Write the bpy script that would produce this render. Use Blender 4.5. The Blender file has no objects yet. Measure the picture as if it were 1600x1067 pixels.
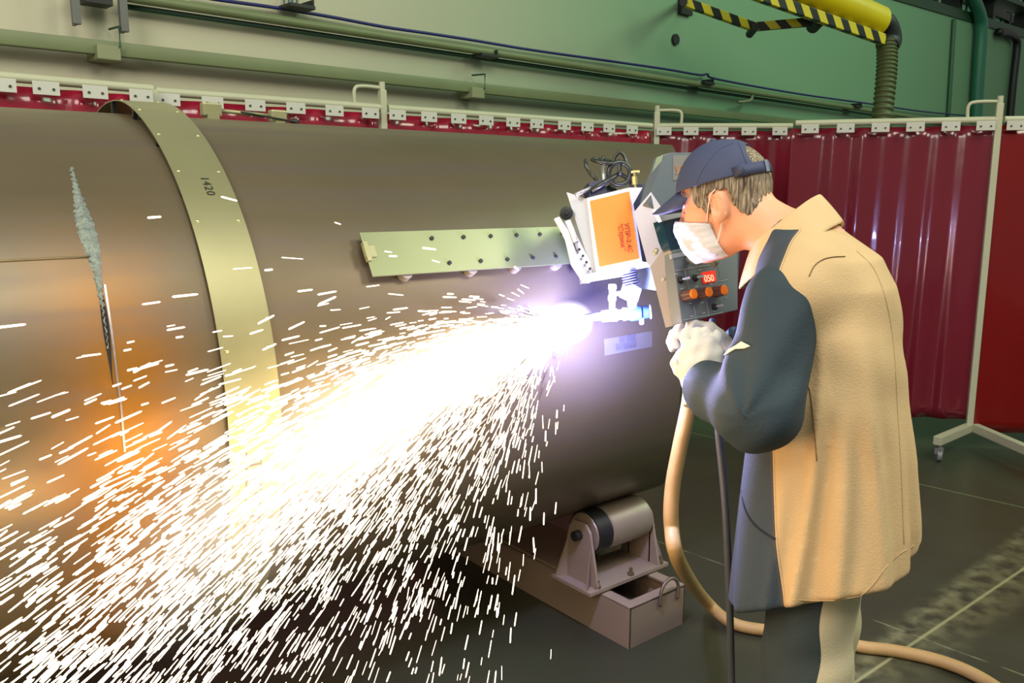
import bpy, bmesh, math, random
import numpy as np
from mathutils import Vector, Matrix

PI = math.pi
scene = bpy.context.scene
COL = scene.collection
random.seed(7)
rng = np.random.default_rng(11)

# ------------------------------------------------------------------ camera
F_PX = 1324.0
CAM = Vector((-2.811, -2.451, 1.501))
_yaw, _pit, _rol = 0.892, 0.1709, 0.001
FW = Vector((math.cos(_yaw)*math.cos(_pit), math.sin(_yaw)*math.cos(_pit), -math.sin(_pit)))
_r0 = Vector((math.sin(_yaw), -math.cos(_yaw), 0)); _u0 = _r0.cross(FW)
RT = _r0*math.cos(_rol) + _u0*math.sin(_rol)
UP = -_r0*math.sin(_rol) + _u0*math.cos(_rol)
cam_data = bpy.data.cameras.new('camera'); cam = bpy.data.objects.new('camera', cam_data); COL.objects.link(cam)
M = Matrix.Identity(4)
for i in range(3):
    M[i][0] = RT[i]; M[i][1] = UP[i]; M[i][2] = -FW[i]; M[i][3] = CAM[i]
cam.matrix_world = M
cam_data.lens = 36.0*F_PX/1600; cam_data.sensor_width = 36; cam_data.clip_start = 0.05
scene.camera = cam

# ------------------------------------------------------------------ world, lights, exposure
scene.view_settings.view_transform = 'Standard'
scene.view_settings.look = 'None'
scene.view_settings.gamma = 1
scene.view_settings.use_curve_mapping = False
scene.view_settings.exposure = 0.0
world = bpy.data.worlds.new('hall_air'); scene.world = world; world.use_nodes = True
world.node_tree.nodes['Background'].inputs[0].default_value = (0.60, 0.62, 0.54, 1)
world.node_tree.nodes['Background'].inputs[1].default_value = 0.42

def area(name, loc, target, size, power, col, sy=None):
    d = bpy.data.lights.new(name, 'AREA'); d.energy = power; d.color = col; d.size = size
    if sy: d.shape = 'RECTANGLE'; d.size_y = sy
    o = bpy.data.objects.new(name, d); COL.objects.link(o); o.location = loc
    o.rotation_euler = (Vector(target)-Vector(loc)).to_track_quat('-Z', 'Y').to_euler()
    return o
def point(name, loc, power, col, r=0.05):
    d = bpy.data.lights.new(name, 'POINT'); d.energy = power; d.color = col; d.shadow_soft_size = r
    o = bpy.data.objects.new(name, d); COL.objects.link(o); o.location = loc; return o
area('ceiling_lamp_front', (-2.2, -3.8, 5.0), (-0.6, -0.8, 1.0), 2.4, 185, (1.0, 0.94, 0.84))
area('ceiling_lamp_left', (-4.6, -1.2, 3.9), (-1.0, 2.1, 2.0), 1.6, 120, (1.0, 0.95, 0.84), 3.0)
area('ceiling_lamp_green', (5.5, -2.4, 6.2), (4.5, 2.2, 2.0), 2.5, 190, (0.58, 1.0, 0.66))
area('ceiling_lamp_right', (1.6, -3.6, 4.6), (-0.6, -1.2, 1.0), 1.4, 85, (1.0, 0.93, 0.72))
ARC = Vector((-1.235, -0.735, 1.152))
point('cutting_arc', ARC + Vector((0.03, -0.17, 0.0)), 46, (0.50, 0.48, 1.0), 0.03)

# ------------------------------------------------------------------ pixel helpers (photo measurements turned into real places)
def ray(x, y):
    return FW + RT*((x-800)/F_PX) - UP*((y-533.5)/F_PX)
def at(x, y, t): return CAM + ray(x, y)*t
def onz(x, y, z):
    d = ray(x, y); return CAM + d*((z-CAM.z)/d.z)
def onplane(x, y, P0, n):
    d = ray(x, y); return CAM + d*((P0-CAM).dot(n)/d.dot(n))

# ------------------------------------------------------------------ materials
MATS = {}
def lin(c):
    return tuple(((v/255)/12.92 if v/255 <= 0.04045 else ((v/255+0.055)/1.055)**2.4) for v in c)
def mat(name, col, rough=0.6, metal=0.0, var=0.12, vscale=6.0, bump=0.0, bscale=40.0, emit=None, es=0, trans=0, coat=0, spec=0.5, alpha=1):
    if name in MATS: return MATS[name]
    m = bpy.data.materials.new(name); m.use_nodes = True; MATS[name] = m
    nt = m.node_tree; b = nt.nodes['Principled BSDF']
    c = lin(col) + (1,)
    b.inputs['Roughness'].default_value = rough; b.inputs['Metallic'].default_value = metal
    b.inputs['Specular IOR Level'].default_value = spec
    b.inputs['Transmission Weight'].default_value = trans; b.inputs['Coat Weight'].default_value = coat
    tc = nt.nodes.new('ShaderNodeTexCoord')
    n = nt.nodes.new('ShaderNodeTexNoise'); n.inputs['Scale'].default_value = vscale; n.inputs['Detail'].default_value = 5
    nt.links.new(tc.outputs['Object'], n.inputs['Vector'])
    mx = nt.nodes.new('ShaderNodeMix'); mx.data_type = 'RGBA'
    mx.inputs['A'].default_value = tuple(v*(1-var) for v in c[:3]) + (1,)
    mx.inputs['B'].default_value = tuple(min(1, v*(1+var)) for v in c[:3]) + (1,)
    nt.links.new(n.outputs['Fac'], mx.inputs['Factor'])
    nt.links.new(mx.outputs['Result'], b.inputs['Base Color'])
    if bump:
        n2 = nt.nodes.new('ShaderNodeTexNoise'); n2.inputs['Scale'].default_value = bscale; n2.inputs['Detail'].default_value = 4
        nt.links.new(tc.outputs['Object'], n2.inputs['Vector'])
        bp = nt.nodes.new('ShaderNodeBump'); bp.inputs['Strength'].default_value = bump; bp.inputs['Distance'].default_value = 0.01
        nt.links.new(n2.outputs['Fac'], bp.inputs['Height']); nt.links.new(bp.outputs['Normal'], b.inputs['Normal'])
    if emit:
        b.inputs['Emission Color'].default_value = lin(emit) + (1,); b.inputs['Emission Strength'].default_value = es
    m['mix'] = mx.name
    return m
def math_node(nt, op, a, b=None, c=None, clamp=False):
    n = nt.nodes.new('ShaderNodeMath'); n.operation = op; n.use_clamp = clamp
    for i, v in enumerate((a, b, c)):
        if v is None: continue
        if isinstance(v, (int, float)): n.inputs[i].default_value = v
        else: nt.links.new(v, n.inputs[i])
    return n.outputs[0]
def mixcol(nt, fac, a, b):
    n = nt.nodes.new('ShaderNodeMix'); n.data_type = 'RGBA'
    if isinstance(fac, (int, float)): n.inputs['Factor'].default_value = fac
    else: nt.links.new(fac, n.inputs['Factor'])
    for k, v in (('A', a), ('B', b)):
        if isinstance(v, tuple): n.inputs[k].default_value = lin(v) + (1,)
        else: nt.links.new(v, n.inputs[k])
    return n.outputs['Result']

# ------------------------------------------------------------------ mesh helpers
def link(name, me, m=None, parent=None, smooth=False):
    o = bpy.data.objects.new(name, me); COL.objects.link(o)
    if m is not None:
        for mm in (m if isinstance(m, (list, tuple)) else [m]): me.materials.append(mm)
    if parent is not None: o.parent = parent
    if smooth:
        me.polygons.foreach_set('use_smooth', [True]*len(me.polygons))
    return o
def obj(name, bm, m, parent=None, smooth=False, angle=None):
    bmesh.ops.recalc_face_normals(bm, faces=bm.faces)
    me = bpy.data.meshes.new(name); bm.to_mesh(me); bm.free()
    o = link(name, me, m, parent, smooth or angle is not None)
    if angle is not None:
        try: me.set_sharp_from_angle(angle=math.radians(angle))
        except Exception: pass
    return o
def empty(name, loc, label=None, cat=None, group=None, kind=None, rot=None):
    o = bpy.data.objects.new(name, None); COL.objects.link(o); o.location = loc; o.empty_display_size = 0.05
    if rot: o.rotation_euler = rot
    tag(o, label, cat, group, kind); return o
def tag(o, label=None, cat=None, group=None, kind=None):
    if label: o['label'] = label
    if cat: o['category'] = cat
    if group: o['group'] = group
    if kind: o['kind'] = kind
    return o
def BM(): return bmesh.new()
def basis(z, x=None):
    z = Vector(z).normalized()
    x = Vector(x) if x is not None else (Vector((0, 0, 1)) if abs(z.z) < 0.9 else Vector((1, 0, 0)))
    x = (x - z*x.dot(z)).normalized(); y = z.cross(x)
    return x, y, z
def box(bm, c, size, rot=None, bevel=0.0):
    m = Matrix.Translation(Vector(c)) @ (rot.to_4x4() if rot is not None else Matrix.Identity(4)) @ Matrix.Diagonal((*size, 1))
    r = bmesh.ops.create_cube(bm, size=1, matrix=m)
    if bevel:
        ed = list({e for v in r['verts'] for e in v.link_edges})
        bmesh.ops.bevel(bm, geom=ed, offset=bevel, segments=2, affect='EDGES', profile=0.6)
    return bm
def cyl(bm, a, b, r, r2=None, n=20, caps=True):
    a, b = Vector(a), Vector(b); d = b-a; x, y, z = basis(d); r2 = r if r2 is None else r2
    R0, R1 = [], []
    for i in range(n):
        t = 2*PI*i/n; u = x*math.cos(t) + y*math.sin(t)
        R0.append(bm.verts.new(a+u*r)); R1.append(bm.verts.new(b+u*r2))
    for i in range(n):
        j = (i+1) % n; bm.faces.new((R0[i], R0[j], R1[j], R1[i]))
    if caps: bm.faces.new(R0[::-1]); bm.faces.new(R1)
    return bm
def lathe(bm, a, axis, prof, n=28):
    """prof: list of (distance along axis, radius)"""
    a = Vector(a); x, y, z = basis(axis); rings = []
    for h, r in prof:
        rings.append([bm.verts.new(a + z*h + (x*math.cos(2*PI*i/n) + y*math.sin(2*PI*i/n))*max(r, 1e-5)) for i in range(n)])
    for A, B in zip(rings, rings[1:]):
        for i in range(n):
            j = (i+1) % n; bm.faces.new((A[i], A[j], B[j], B[i]))
    bm.faces.new(rings[0][::-1]); bm.faces.new(rings[-1])
    return bm
def catmull(pts, k=8):
    P = [Vector(p) for p in pts]; P = [P[0]*2-P[1]] + P + [P[-1]*2-P[-2]]; out = []
    for i in range(1, len(P)-2):
        for s in range(k):
            t = s/k; a, b, c, d = P[i-1], P[i], P[i+1], P[i+2]
            out.append(0.5*((2*b) + (c-a)*t + (2*a-5*b+4*c-d)*t*t + (3*b-a-3*c+d)*t**3))
    out.append(P[-2]); return out
def tube(bm, pts, r, n=10, rf=None):
    P = [Vector(p) for p in pts]; rings = []; up = None
    for i, p in enumerate(P):
        d = (P[min(i+1, len(P)-1)] - P[max(i-1, 0)]).normalized()
        if up is None: x, y, _ = basis(d)
        else:
            x = (up - d*up.dot(d)).normalized(); y = d.cross(x)
        up = x; rr = r if rf is None else r*rf(i/(len(P)-1))
        rings.append([bm.verts.new(p + (x*math.cos(2*PI*k/n) + y*math.sin(2*PI*k/n))*rr) for k in range(n)])
    for A, B in zip(rings, rings[1:]):
        for i in range(n):
            j = (i+1) % n; bm.faces.new((A[i], A[j], B[j], B[i]))
    bm.faces.new(rings[0][::-1]); bm.faces.new(rings[-1]); return bm
def prism(bm, pts, off, bevel=0.0):
    """closed polygon pts extruded by vector off"""
    A = [bm.verts.new(Vector(p)) for p in pts]; B = [bm.verts.new(Vector(p)+Vector(off)) for p in pts]
    fs = [bm.faces.new(A), bm.faces.new(B[::-1])]
    n = len(A)
    for i in range(n):
        j = (i+1) % n; fs.append(bm.faces.new((A[j], A[i], B[i], B[j])))
    if bevel:
        ed = list({e for f in fs for e in f.edges})
        bmesh.ops.bevel(bm, geom=ed, offset=bevel, segments=2, affect='EDGES', profile=0.6)
    return bm
def text(name, s, loc, xdir, normal, size, m, parent, depth=0.0006, align='LEFT', shear=0.0):
    c = bpy.data.curves.new(name, 'FONT'); c.body = s; c.size = size; c.extrude = depth; c.shear = shear
    c.align_x = align
    x = Vector(xdir).normalized(); z = Vector(normal).normalized(); z = (z - x*z.dot(x)).normalized(); y = z.cross(x)
    o = bpy.data.objects.new(name, c)
    mw = Matrix.Identity(4)
    for i in range(3): mw[i][0] = x[i]; mw[i][1] = y[i]; mw[i][2] = z[i]; mw[i][3] = loc[i]
    COL.objects.link(o)
    dg = bpy.context.evaluated_depsgraph_get()
    me = bpy.data.meshes.new_from_object(o.evaluated_get(dg)); bpy.data.objects.remove(o)
    me.transform(mw); me.materials.clear()
    return link(name, me, m, parent)

# ================================================================== SETTING
# floor: dark polished concrete with saw cuts and scuffs
def floor_material():
    m = mat('polished_dark_concrete', (54, 57, 42), rough=0.3, var=0.35, vscale=1.3, bump=0.04, bscale=30)
    nt = m.node_tree; b = nt.nodes['Principled BSDF']; base = nt.nodes[m['mix']].outputs['Result']
    geo = nt.nodes.new('ShaderNodeNewGeometry'); sep = nt.nodes.new('ShaderNodeSeparateXYZ'); nt.links.new(geo.outputs['Position'], sep.inputs[0])
    n = nt.nodes.new('ShaderNodeTexNoise'); n.inputs['Scale'].default_value = 2.5; n.inputs['Detail'].default_value = 8
    nt.links.new(geo.outputs['Position'], n.inputs['Vector'])
    wob = math_node(nt, 'MULTIPLY', math_node(nt, 'SUBTRACT', n.outputs['Fac'], 0.5), 0.03)
    col = base
    def line(p, q, w, c, strength, noisy=False):
        nonlocal col
        p, q = Vector(p), Vector(q); d = (q-p).normalized(); nx, ny = -d.y, d.x; k = p.x*nx + p.y*ny
        s = math_node(nt, 'ADD', math_node(nt, 'MULTIPLY', sep.outputs[0], nx), math_node(nt, 'MULTIPLY', sep.outputs[1], ny))
        dd = math_node(nt, 'ABSOLUTE', math_node(nt, 'ADD', math_node(nt, 'SUBTRACT', s, k), wob if noisy else 0.0))
        f = math_node(nt, 'SUBTRACT', 1.0, math_node(nt, 'DIVIDE', dd, w), clamp=True)
        if noisy:
            n3 = nt.nodes.new('ShaderNodeTexNoise'); n3.inputs['Scale'].default_value = 14; n3.inputs['Detail'].default_value = 8
            nt.links.new(geo.outputs['Position'], n3.inputs['Vector'])
            f = math_node(nt, 'MULTIPLY', f, math_node(nt, 'MULTIPLY', math_node(nt, 'SUBTRACT', n3.outputs['Fac'], 0.38, clamp=True), 4.0, clamp=True))
        f = math_node(nt, 'MULTIPLY', f, strength)
        col = mixcol(nt, f, col, c)
    a, b_ = onz(1600, 888, 0).to_2d(), onz(1345, 1060, 0).to_2d()
    line(a, b_, 0.16, (128, 128, 92), 0.55, True)
    line(a, b_, 0.009, (165, 165, 120), 0.8)
    line(onz(1330, 1050, 0).to_2d(), onz(1545, 880, 0).to_2d(), 0.05, (140, 140, 105), 0.45, True)
    line(onz(1450, 1000, 0).to_2d(), onz(1600, 1055, 0).to_2d(), 0.006, (170, 170, 130), 0.6, True)
    line(onz(1440, 757, 0).to_2d(), onz(1600, 793, 0).to_2d(), 0.012, (120, 140, 100), 0.5)
    nt.links.new(col, b.inputs['Base Color'])
    r = nt.nodes.new('ShaderNodeMapRange'); r.inputs['To Min'].default_value = 0.16; r.inputs['To Max'].default_value = 0.5
    nt.links.new(n.outputs['Fac'], r.inputs[0]); nt.links.new(r.outputs[0], b.inputs['Roughness'])
    return m
bm = BM(); box(bm, (4, -1, -0.05), (30, 16, 0.1)); tag(obj('floor', bm, floor_material()), kind='structure')

# back wall, 5 degrees off the pipe axis
WAZ = math.radians(4.9); WD = Vector((math.cos(WAZ), math.sin(WAZ), 0)); WN = Vector((-WD.y, WD.x, 0)); WP = Vector((0, 2.2, 0))
def wallpt(s, z, off=0.0): return WP + WD*s - WN*off + Vector((0, 0, z))
def onwall(x, y, off=0.0): return onplane(x, y, WP - WN*off, WN)
wm = mat('painted_wall_plaster', (182, 180, 154), rough=0.75, var=0.06, vscale=1.2, bump=0.05, bscale=12)
nt = wm.node_tree; b = nt.nodes['Principled BSDF']; geo = nt.nodes.new('ShaderNodeNewGeometry'); sep = nt.nodes.new('ShaderNodeSeparateXYZ')
nt.links.new(geo.outputs['Position'], sep.inputs[0])
# wall colour blends smoothly from pale at the left to green at the right
rmp = nt.nodes.new('ShaderNodeMapRange'); rmp.interpolation_type = 'SMOOTHSTEP'
rmp.inputs['From Min'].default_value = -1.6; rmp.inputs['From Max'].default_value = 3.4; nt.links.new(sep.outputs[0], rmp.inputs[0])
hi = math_node(nt, 'GREATER_THAN', sep.outputs[2], 2.53)
grn = mixcol(nt, 1.0, nt.nodes[wm['mix']].outputs['Result'], (116, 150, 118))
colr = mixcol(nt, rmp.outputs[0], nt.nodes[wm['mix']].outputs['Result'], grn)
nt.links.new(colr, b.inputs['Base Color'])
bm = BM(); prism(bm, [wallpt(-5, 0), wallpt(24, 0), wallpt(24, 4.30), wallpt(7, 3.72), wallpt(-5, 3.30)], WN*0.25)
tag(obj('wall_back', bm, wm), kind='structure')

green_dark = mat('dark_green_paint', (24, 62, 40), rough=0.45)
olive = mat('olive_green_paint', (104, 116, 78), rough=0.45, var=0.15)
olive2 = mat('pale_olive_paint', (128, 134, 98), rough=0.5, var=0.12)
dark = mat('dark_steel', (42, 44, 42), rough=0.5, metal=0.4)
black = mat('black_rubber', (20, 21, 22), rough=0.5)
blue = mat('blue_cable_sheath', (24, 26, 92), rough=0.45)

# lower service pipe (a flat channel) and upper service pipe
def service(name, a, b, r, m, label, flat=False):
    root = empty(name, a, label, 'pipe')
    bm = BM(); a, b = Vector(a), Vector(b)
    if flat:
        d = (b-a); x, y, z = basis(d, (0, 0, 1)); rot = Matrix((x, y, z)).transposed()
        box(bm, (a+b)/2, (r*2.0, r*1.5, d.length), rot, 0.008)
    else: cyl(bm, a, b, r, n=24)
    o = obj('pipe_run', bm, m, root, angle=40); o.matrix_parent_inverse = Matrix.Translation(-Vector(root.location))
    return root
def sub(name, bm, m, root, smooth=False, angle=None):
    """part whose mesh is in world coordinates, parented to a root placed anywhere"""
    o = obj(name, bm, m, root, smooth, angle)
    bpy.context.view_layer.update()
    o.matrix_parent_inverse = root.matrix_world.inverted(); return o
def subtext(*a, **k):
    o = text(*a, **k); par = o.parent
    bpy.context.view_layer.update(); o.matrix_parent_inverse = par.matrix_world.inverted(); return o
lo = service('service_channel', wallpt(-4, 2.16, 0.10), wallpt(9, 2.24, 0.10), 0.033, olive, 'broad olive channel running low along the wall above the red curtains', True)
up = service('service_pipe', wallpt(-1.62, 2.42, 0.10), wallpt(11, 2.45, 0.10), 0.025, olive, 'slimmer round olive pipe running along the wall above the broad channel')
bm = BM(); cyl(bm, wallpt(-1.62, 2.385, 0.055), wallpt(11, 2.415, 0.055), 0.014, n=12); sub('return_line', bm, green_dark, up, True)
for (px, py, w, h) in ((165, 84, 34, 24), (740, 146, 22, 20)):
    P = onwall(px, py, 0.10); bm = BM(); s = (P-WP).dot(WD)
    box(bm, wallpt(s, P.z-0.0, 0.075), (0.105, 0.15, 0.065), Matrix.Rotation(WAZ, 3, 'Z'), 0.005); sub('support_block', bm, olive2, lo)
    bm = BM(); tube(bm, [wallpt(s+0.05, P.z+0.03, 0.03), wallpt(s+0.05, P.z+0.03, 0.155), wallpt(s+0.05, P.z+0.12, 0.155), wallpt(s+0.05, P.z+0.125, 0.03)], 0.006, 8); sub('pipe_clamp', bm, green_dark, lo)
for (px, py) in ((465, 12), (757, 88), (1100, 131), (1335, 167)):
    P = onwall(px, py, 0.10); s = (P-WP).dot(WD); bm = BM()
    box(bm, wallpt(s, P.z, 0.09), (0.15, 0.14, 0.02), Matrix.Rotation(WAZ, 3, 'Z'), 0.003)
    box(bm, wallpt(s+0.07, P.z+0.018, 0.09), (0.008, 0.12, 0.05), Matrix.Rotation(WAZ, 3, 'Z')); sub('wall_bracket', bm, dark, up)
P = onwall(1165, 152, 0.10); s = (P-WP).dot(WD); bm = BM()
tube(bm, catmull([wallpt(s+0.1, P.z+0.07, 0.10), wallpt(s+0.1, P.z-0.01, 0.10), wallpt(s-0.02, P.z-0.04, 0.10), wallpt(s-0.12, P.z-0.05, 0.10)], 5), 0.014, 8); sub('drain_hook', bm, olive2, up, True)

# grey drop bars hanging at the top left
for px, yb, lab in ((120, 38, 'leftmost grey steel drop bar high on the wall'), (195, 50, 'grey steel drop bar where the upper olive pipe starts')):
    Q = onwall(px, yb, 0.14); bm = BM(); x, y, z = Q
    box(bm, (x, y, z+0.35), (0.036, 0.024, 0.70), Matrix.Rotation(WAZ, 3, 'Z'), 0.003)
    box(bm, (x+0.0, y+0.03, z+0.35), (0.012, 0.05, 0.70), Matrix.Rotation(WAZ, 3, 'Z'))
    root = empty('drop_bar', (x, y, z), lab, 'bar', 'grey drop bars'); sub('channel', bm, mat('grey_primer_steel', (92, 94, 90), 0.5), root)
    bm = BM(); cyl(bm, (x, y-0.0, z+0.62), (x, y+0.14, z+0.62), 0.008, n=8); sub('wall_bolt', bm, dark, root)
bm = BM(); P = onwall(150, 0, 0.10); box(bm, P, (0.12, 0.09, 0.05), Matrix.Rotation(WAZ, 3, 'Z'), 0.004)
o = obj('pipe_end_cap', bm, dark, up); o.matrix_parent_inverse = Matrix.Translation(-up.location)

# blue cable slung above the upper pipe
cp = [(300, -10), (330, -2), (430, 12), (520, 27), (600, 42), (668, 52), (740, 63), (830, 78), (950, 95), (1040, 108), (1092, 117), (1106, 116), (1122, 124), (1250, 147), (1365, 163), (1440, 174), (1524, 182)]
bm = BM(); tube(bm, catmull([onwall(x, y, 0.05) for x, y in cp], 5), 0.0095, 8)
tag(obj('wall_cable', bm, blue, smooth=True), 'blue cable sagging along the wall just above the upper olive pipe', 'cable')
bm = BM()
for dx in (0, 7):
    tube(bm, catmull([onwall(446+dx, -12, 0.05), onwall(444+dx, 5, 0.06), onwall(452, 17, 0.065), onwall(462-dx, 10, 0.05), onwall(466-dx, -12, 0.05)], 5), 0.005, 6)
tag(obj('cable_loop', bm, mat('steel_blue_wire', (48, 80, 96), 0.5), smooth=True), 'loop of thin wire tied round the blue cable near the top of the wall', 'wire')
P = onwall(1054, 62); bm = BM(); cyl(bm, P, P - WN*0.02, 0.045, n=16); tag(obj('wall_plug', bm, dark), 'small dark round plug set in the green wall below the striped arm', 'plug')

# vertical green pipe, seam cable and black cable at the right end of the wall
def updown(name, pts, r, m, label, cat, off=0.1):
    bm = BM(); tube(bm, catmull([onwall(x, y, off) for x, y in pts], 6), r, 14)
    return tag(obj(name, bm, m, smooth=True), label, cat)
P = onwall(1524, 182, 0.1)
updown('riser_pipe', [(1510, -18), (1522, 2), (1530, 22), (1533, 45), (1529, 110), (1522, 220)], 0.085, mat('teal_green_paint', (42, 104, 82), 0.4), 'thick teal green riser pipe climbing the wall and bending over its top', 'pipe')
updown('black_hose', [(1560, 50), (1575, 52), (1587, 60), (1589, 76), (1583, 130), (1575, 220)], 0.055, black, 'black hose bending over the wall top beside the riser pipe', 'hose', 0.08)
updown('thin_conduit', [(1491, 30), (1488, 80), (1482, 178), (1479, 230)], 0.028, mat('green_conduit', (58, 92, 66), 0.5), 'thin straight conduit on the wall left of the riser pipe', 'conduit', 0.03)

# steelwork above the wall at the top right: crane beam, grid glazing
root = empty('crane_beam', wallpt(12, 4.0), 'dark green steel beam resting along the top of the far wall', 'beam')
bm = BM()
for o_, z0, hh in ((0.02, 0.06, 0.12), (0.10, 0.42, 0.06)):
    prism(bm, [wallpt(3, 3.585+z0-hh/2, o_), wallpt(24, 4.30+z0-hh/2, o_), wallpt(24, 4.30+z0+hh/2, o_), wallpt(3, 3.585+z0+hh/2, o_)], WN*0.3)
sub('flange', bm, green_dark, root)
for s in (8.0, 9.2, 10.5, 12.2, 14.5, 17):
    bm = BM(); z = 3.585+(s-3)*0.034; box(bm, wallpt(s, z+0.28, -0.12), (0.10, 0.24, 0.52), Matrix.Rotation(WAZ, 3, 'Z')); sub('stiffener', bm, dark, root)
glass = mat('pale_window_glass', (110, 150, 118), 0.25, var=0.5, vscale=3.0, emit=(88, 128, 96), es=0.35)
root = bpy.data.objects.new('window_1', None); COL.objects.link(root); root.location = wallpt(12, 4.3, -1.5); root['kind'] = 'structure'
bm = BM(); box(bm, wallpt(14, 6.2, -1.7), (24, 0.03, 5.4), Matrix.Rotation(WAZ, 3, 'Z')); sub('window_glass', bm, glass, root)
bm = BM()
for i in range(25): box(bm, wallpt(3+i*0.95, 6.2, -1.6), (0.09, 0.1, 5.4), Matrix.Rotation(WAZ, 3, 'Z'))
for z in (4.0, 5.0, 5.9, 7.2): box(bm, wallpt(14, z, -1.6), (24, 0.1, 0.14), Matrix.Rotation(WAZ, 3, 'Z'))
for i in range(46):
    a_ = wallpt(12+i*0.26, 4.2, -1.66); b_ = a_ + Vector((random.uniform(-.8, .8), 0, random.uniform(.6, 2.2))); cyl(bm, a_, b_, 0.02, n=5)
sub('window_mullion', bm, mat('dark_green_mullion', (14, 34, 24), 0.5), root)

# ================================================================== EXTRACTION ARM
hz = mat('hazard_stripe_paint', (196, 178, 30), rough=0.45)
nt = hz.node_tree; b = nt.nodes['Principled BSDF']; tc = nt.nodes.new('ShaderNodeTexCoord'); sp = nt.nodes.new('ShaderNodeSeparateXYZ')
nt.links.new(tc.outputs['Object'], sp.inputs[0])
st = math_node(nt, 'FRACT', math_node(nt, 'MULTIPLY', math_node(nt, 'ADD', sp.outputs[0], math_node(nt, 'MULTIPLY', sp.outputs[2], 0.8)), 6.5))
nt.links.new(mixcol(nt, math_node(nt, 'GREATER_THAN', st, 0.5), (196, 178, 30), (14, 16, 14)), b.inputs['Base Color'])
yel = mat('yellow_enamel', (196, 176, 8), rough=0.35, var=0.08)
arm = empty('extraction_arm', at(1280, 30, 6.3), 'yellow extraction arm with hazard stripes and a hanging ribbed hose', 'extraction arm')
A0, A1 = at(1150, -62, 5.7), at(1372, 34, 6.4)
bm = BM(); cyl(bm, A0, A1, 0.115, n=32); sub('duct', bm, yel, arm, angle=40)
bm = BM(); ax = (A1-A0).normalized()
tube(bm, catmull([A1 - ax*0.02, A1 + ax*0.09, A1 + ax*0.15 - Vector((0, 0, .09)), at(1386, 72, 6.45)], 6), 0.085, 20); sub('elbow', bm, black, arm, True)
def striped(a, b, w, h, name='hazard_bar'):
    a, b = Vector(a), Vector(b); d = b-a; L = d.length
    x, y, z = basis(d, (0, 0, 1))
    bm = BM(); box(bm, (0, 0, 0), (L, w, h), None, 0.004); o = obj(name, bm, hz, arm)
    mw = Matrix.Identity(4); xx = d.normalized(); zz = x; yy = zz.cross(xx)
    for i in range(3): mw[i][0] = xx[i]; mw[i][1] = yy[i]; mw[i][2] = zz[i]; mw[i][3] = ((a+b)/2)[i]
    bpy.context.view_layer.update(); o.matrix_parent_inverse = arm.matrix_world.inverted(); o.matrix_basis = mw
    return o
striped(at(1160, -16, 5.75), at(1380, 62, 6.35), 0.05, 0.075)
striped(at(1068, 3, 6.2), at(1180, 43, 6.35), 0.05, 0.062)
striped(at(1180, 42, 6.35), at(1282, 33, 6.3), 0.05, 0.062)
for q_, r_ in ((at(1281, 30, 6.22), .05), (at(1180, 42, 6.3), .03)):
    bm = BM(); cyl(bm, q_, q_ + FW*0.15, r_, n=20); sub('joint', bm, black, arm, angle=40)
P = onwall(1068, 4, 0.0); bm = BM(); tube(bm, [P, at(1068, 3, 6.15)], 0.03, 10); box(bm, P - WN*0.02 + Vector((0, 0, .05)), (0.16, 0.04, 0.30), Matrix.Rotation(WAZ, 3, 'Z')); sub('wall_mount', bm, dark, arm)
bm = BM(); hp = catmull([at(1386, 66, 6.45), at(1386, 100, 6.44), at(1383, 140, 6.43), at(1378, 195, 6.42), at(1377, 300, 6.4)], 40)
tube(bm, hp, 0.072, 18, rf=lambda u: 1 + 0.09*math.sin(u*len(hp)*0.9)); sub('ribbed_hose', bm, mat('olive_ribbed_hose', (72, 80, 44), 0.5, var=0.3, vscale=20), arm, True)

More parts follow.
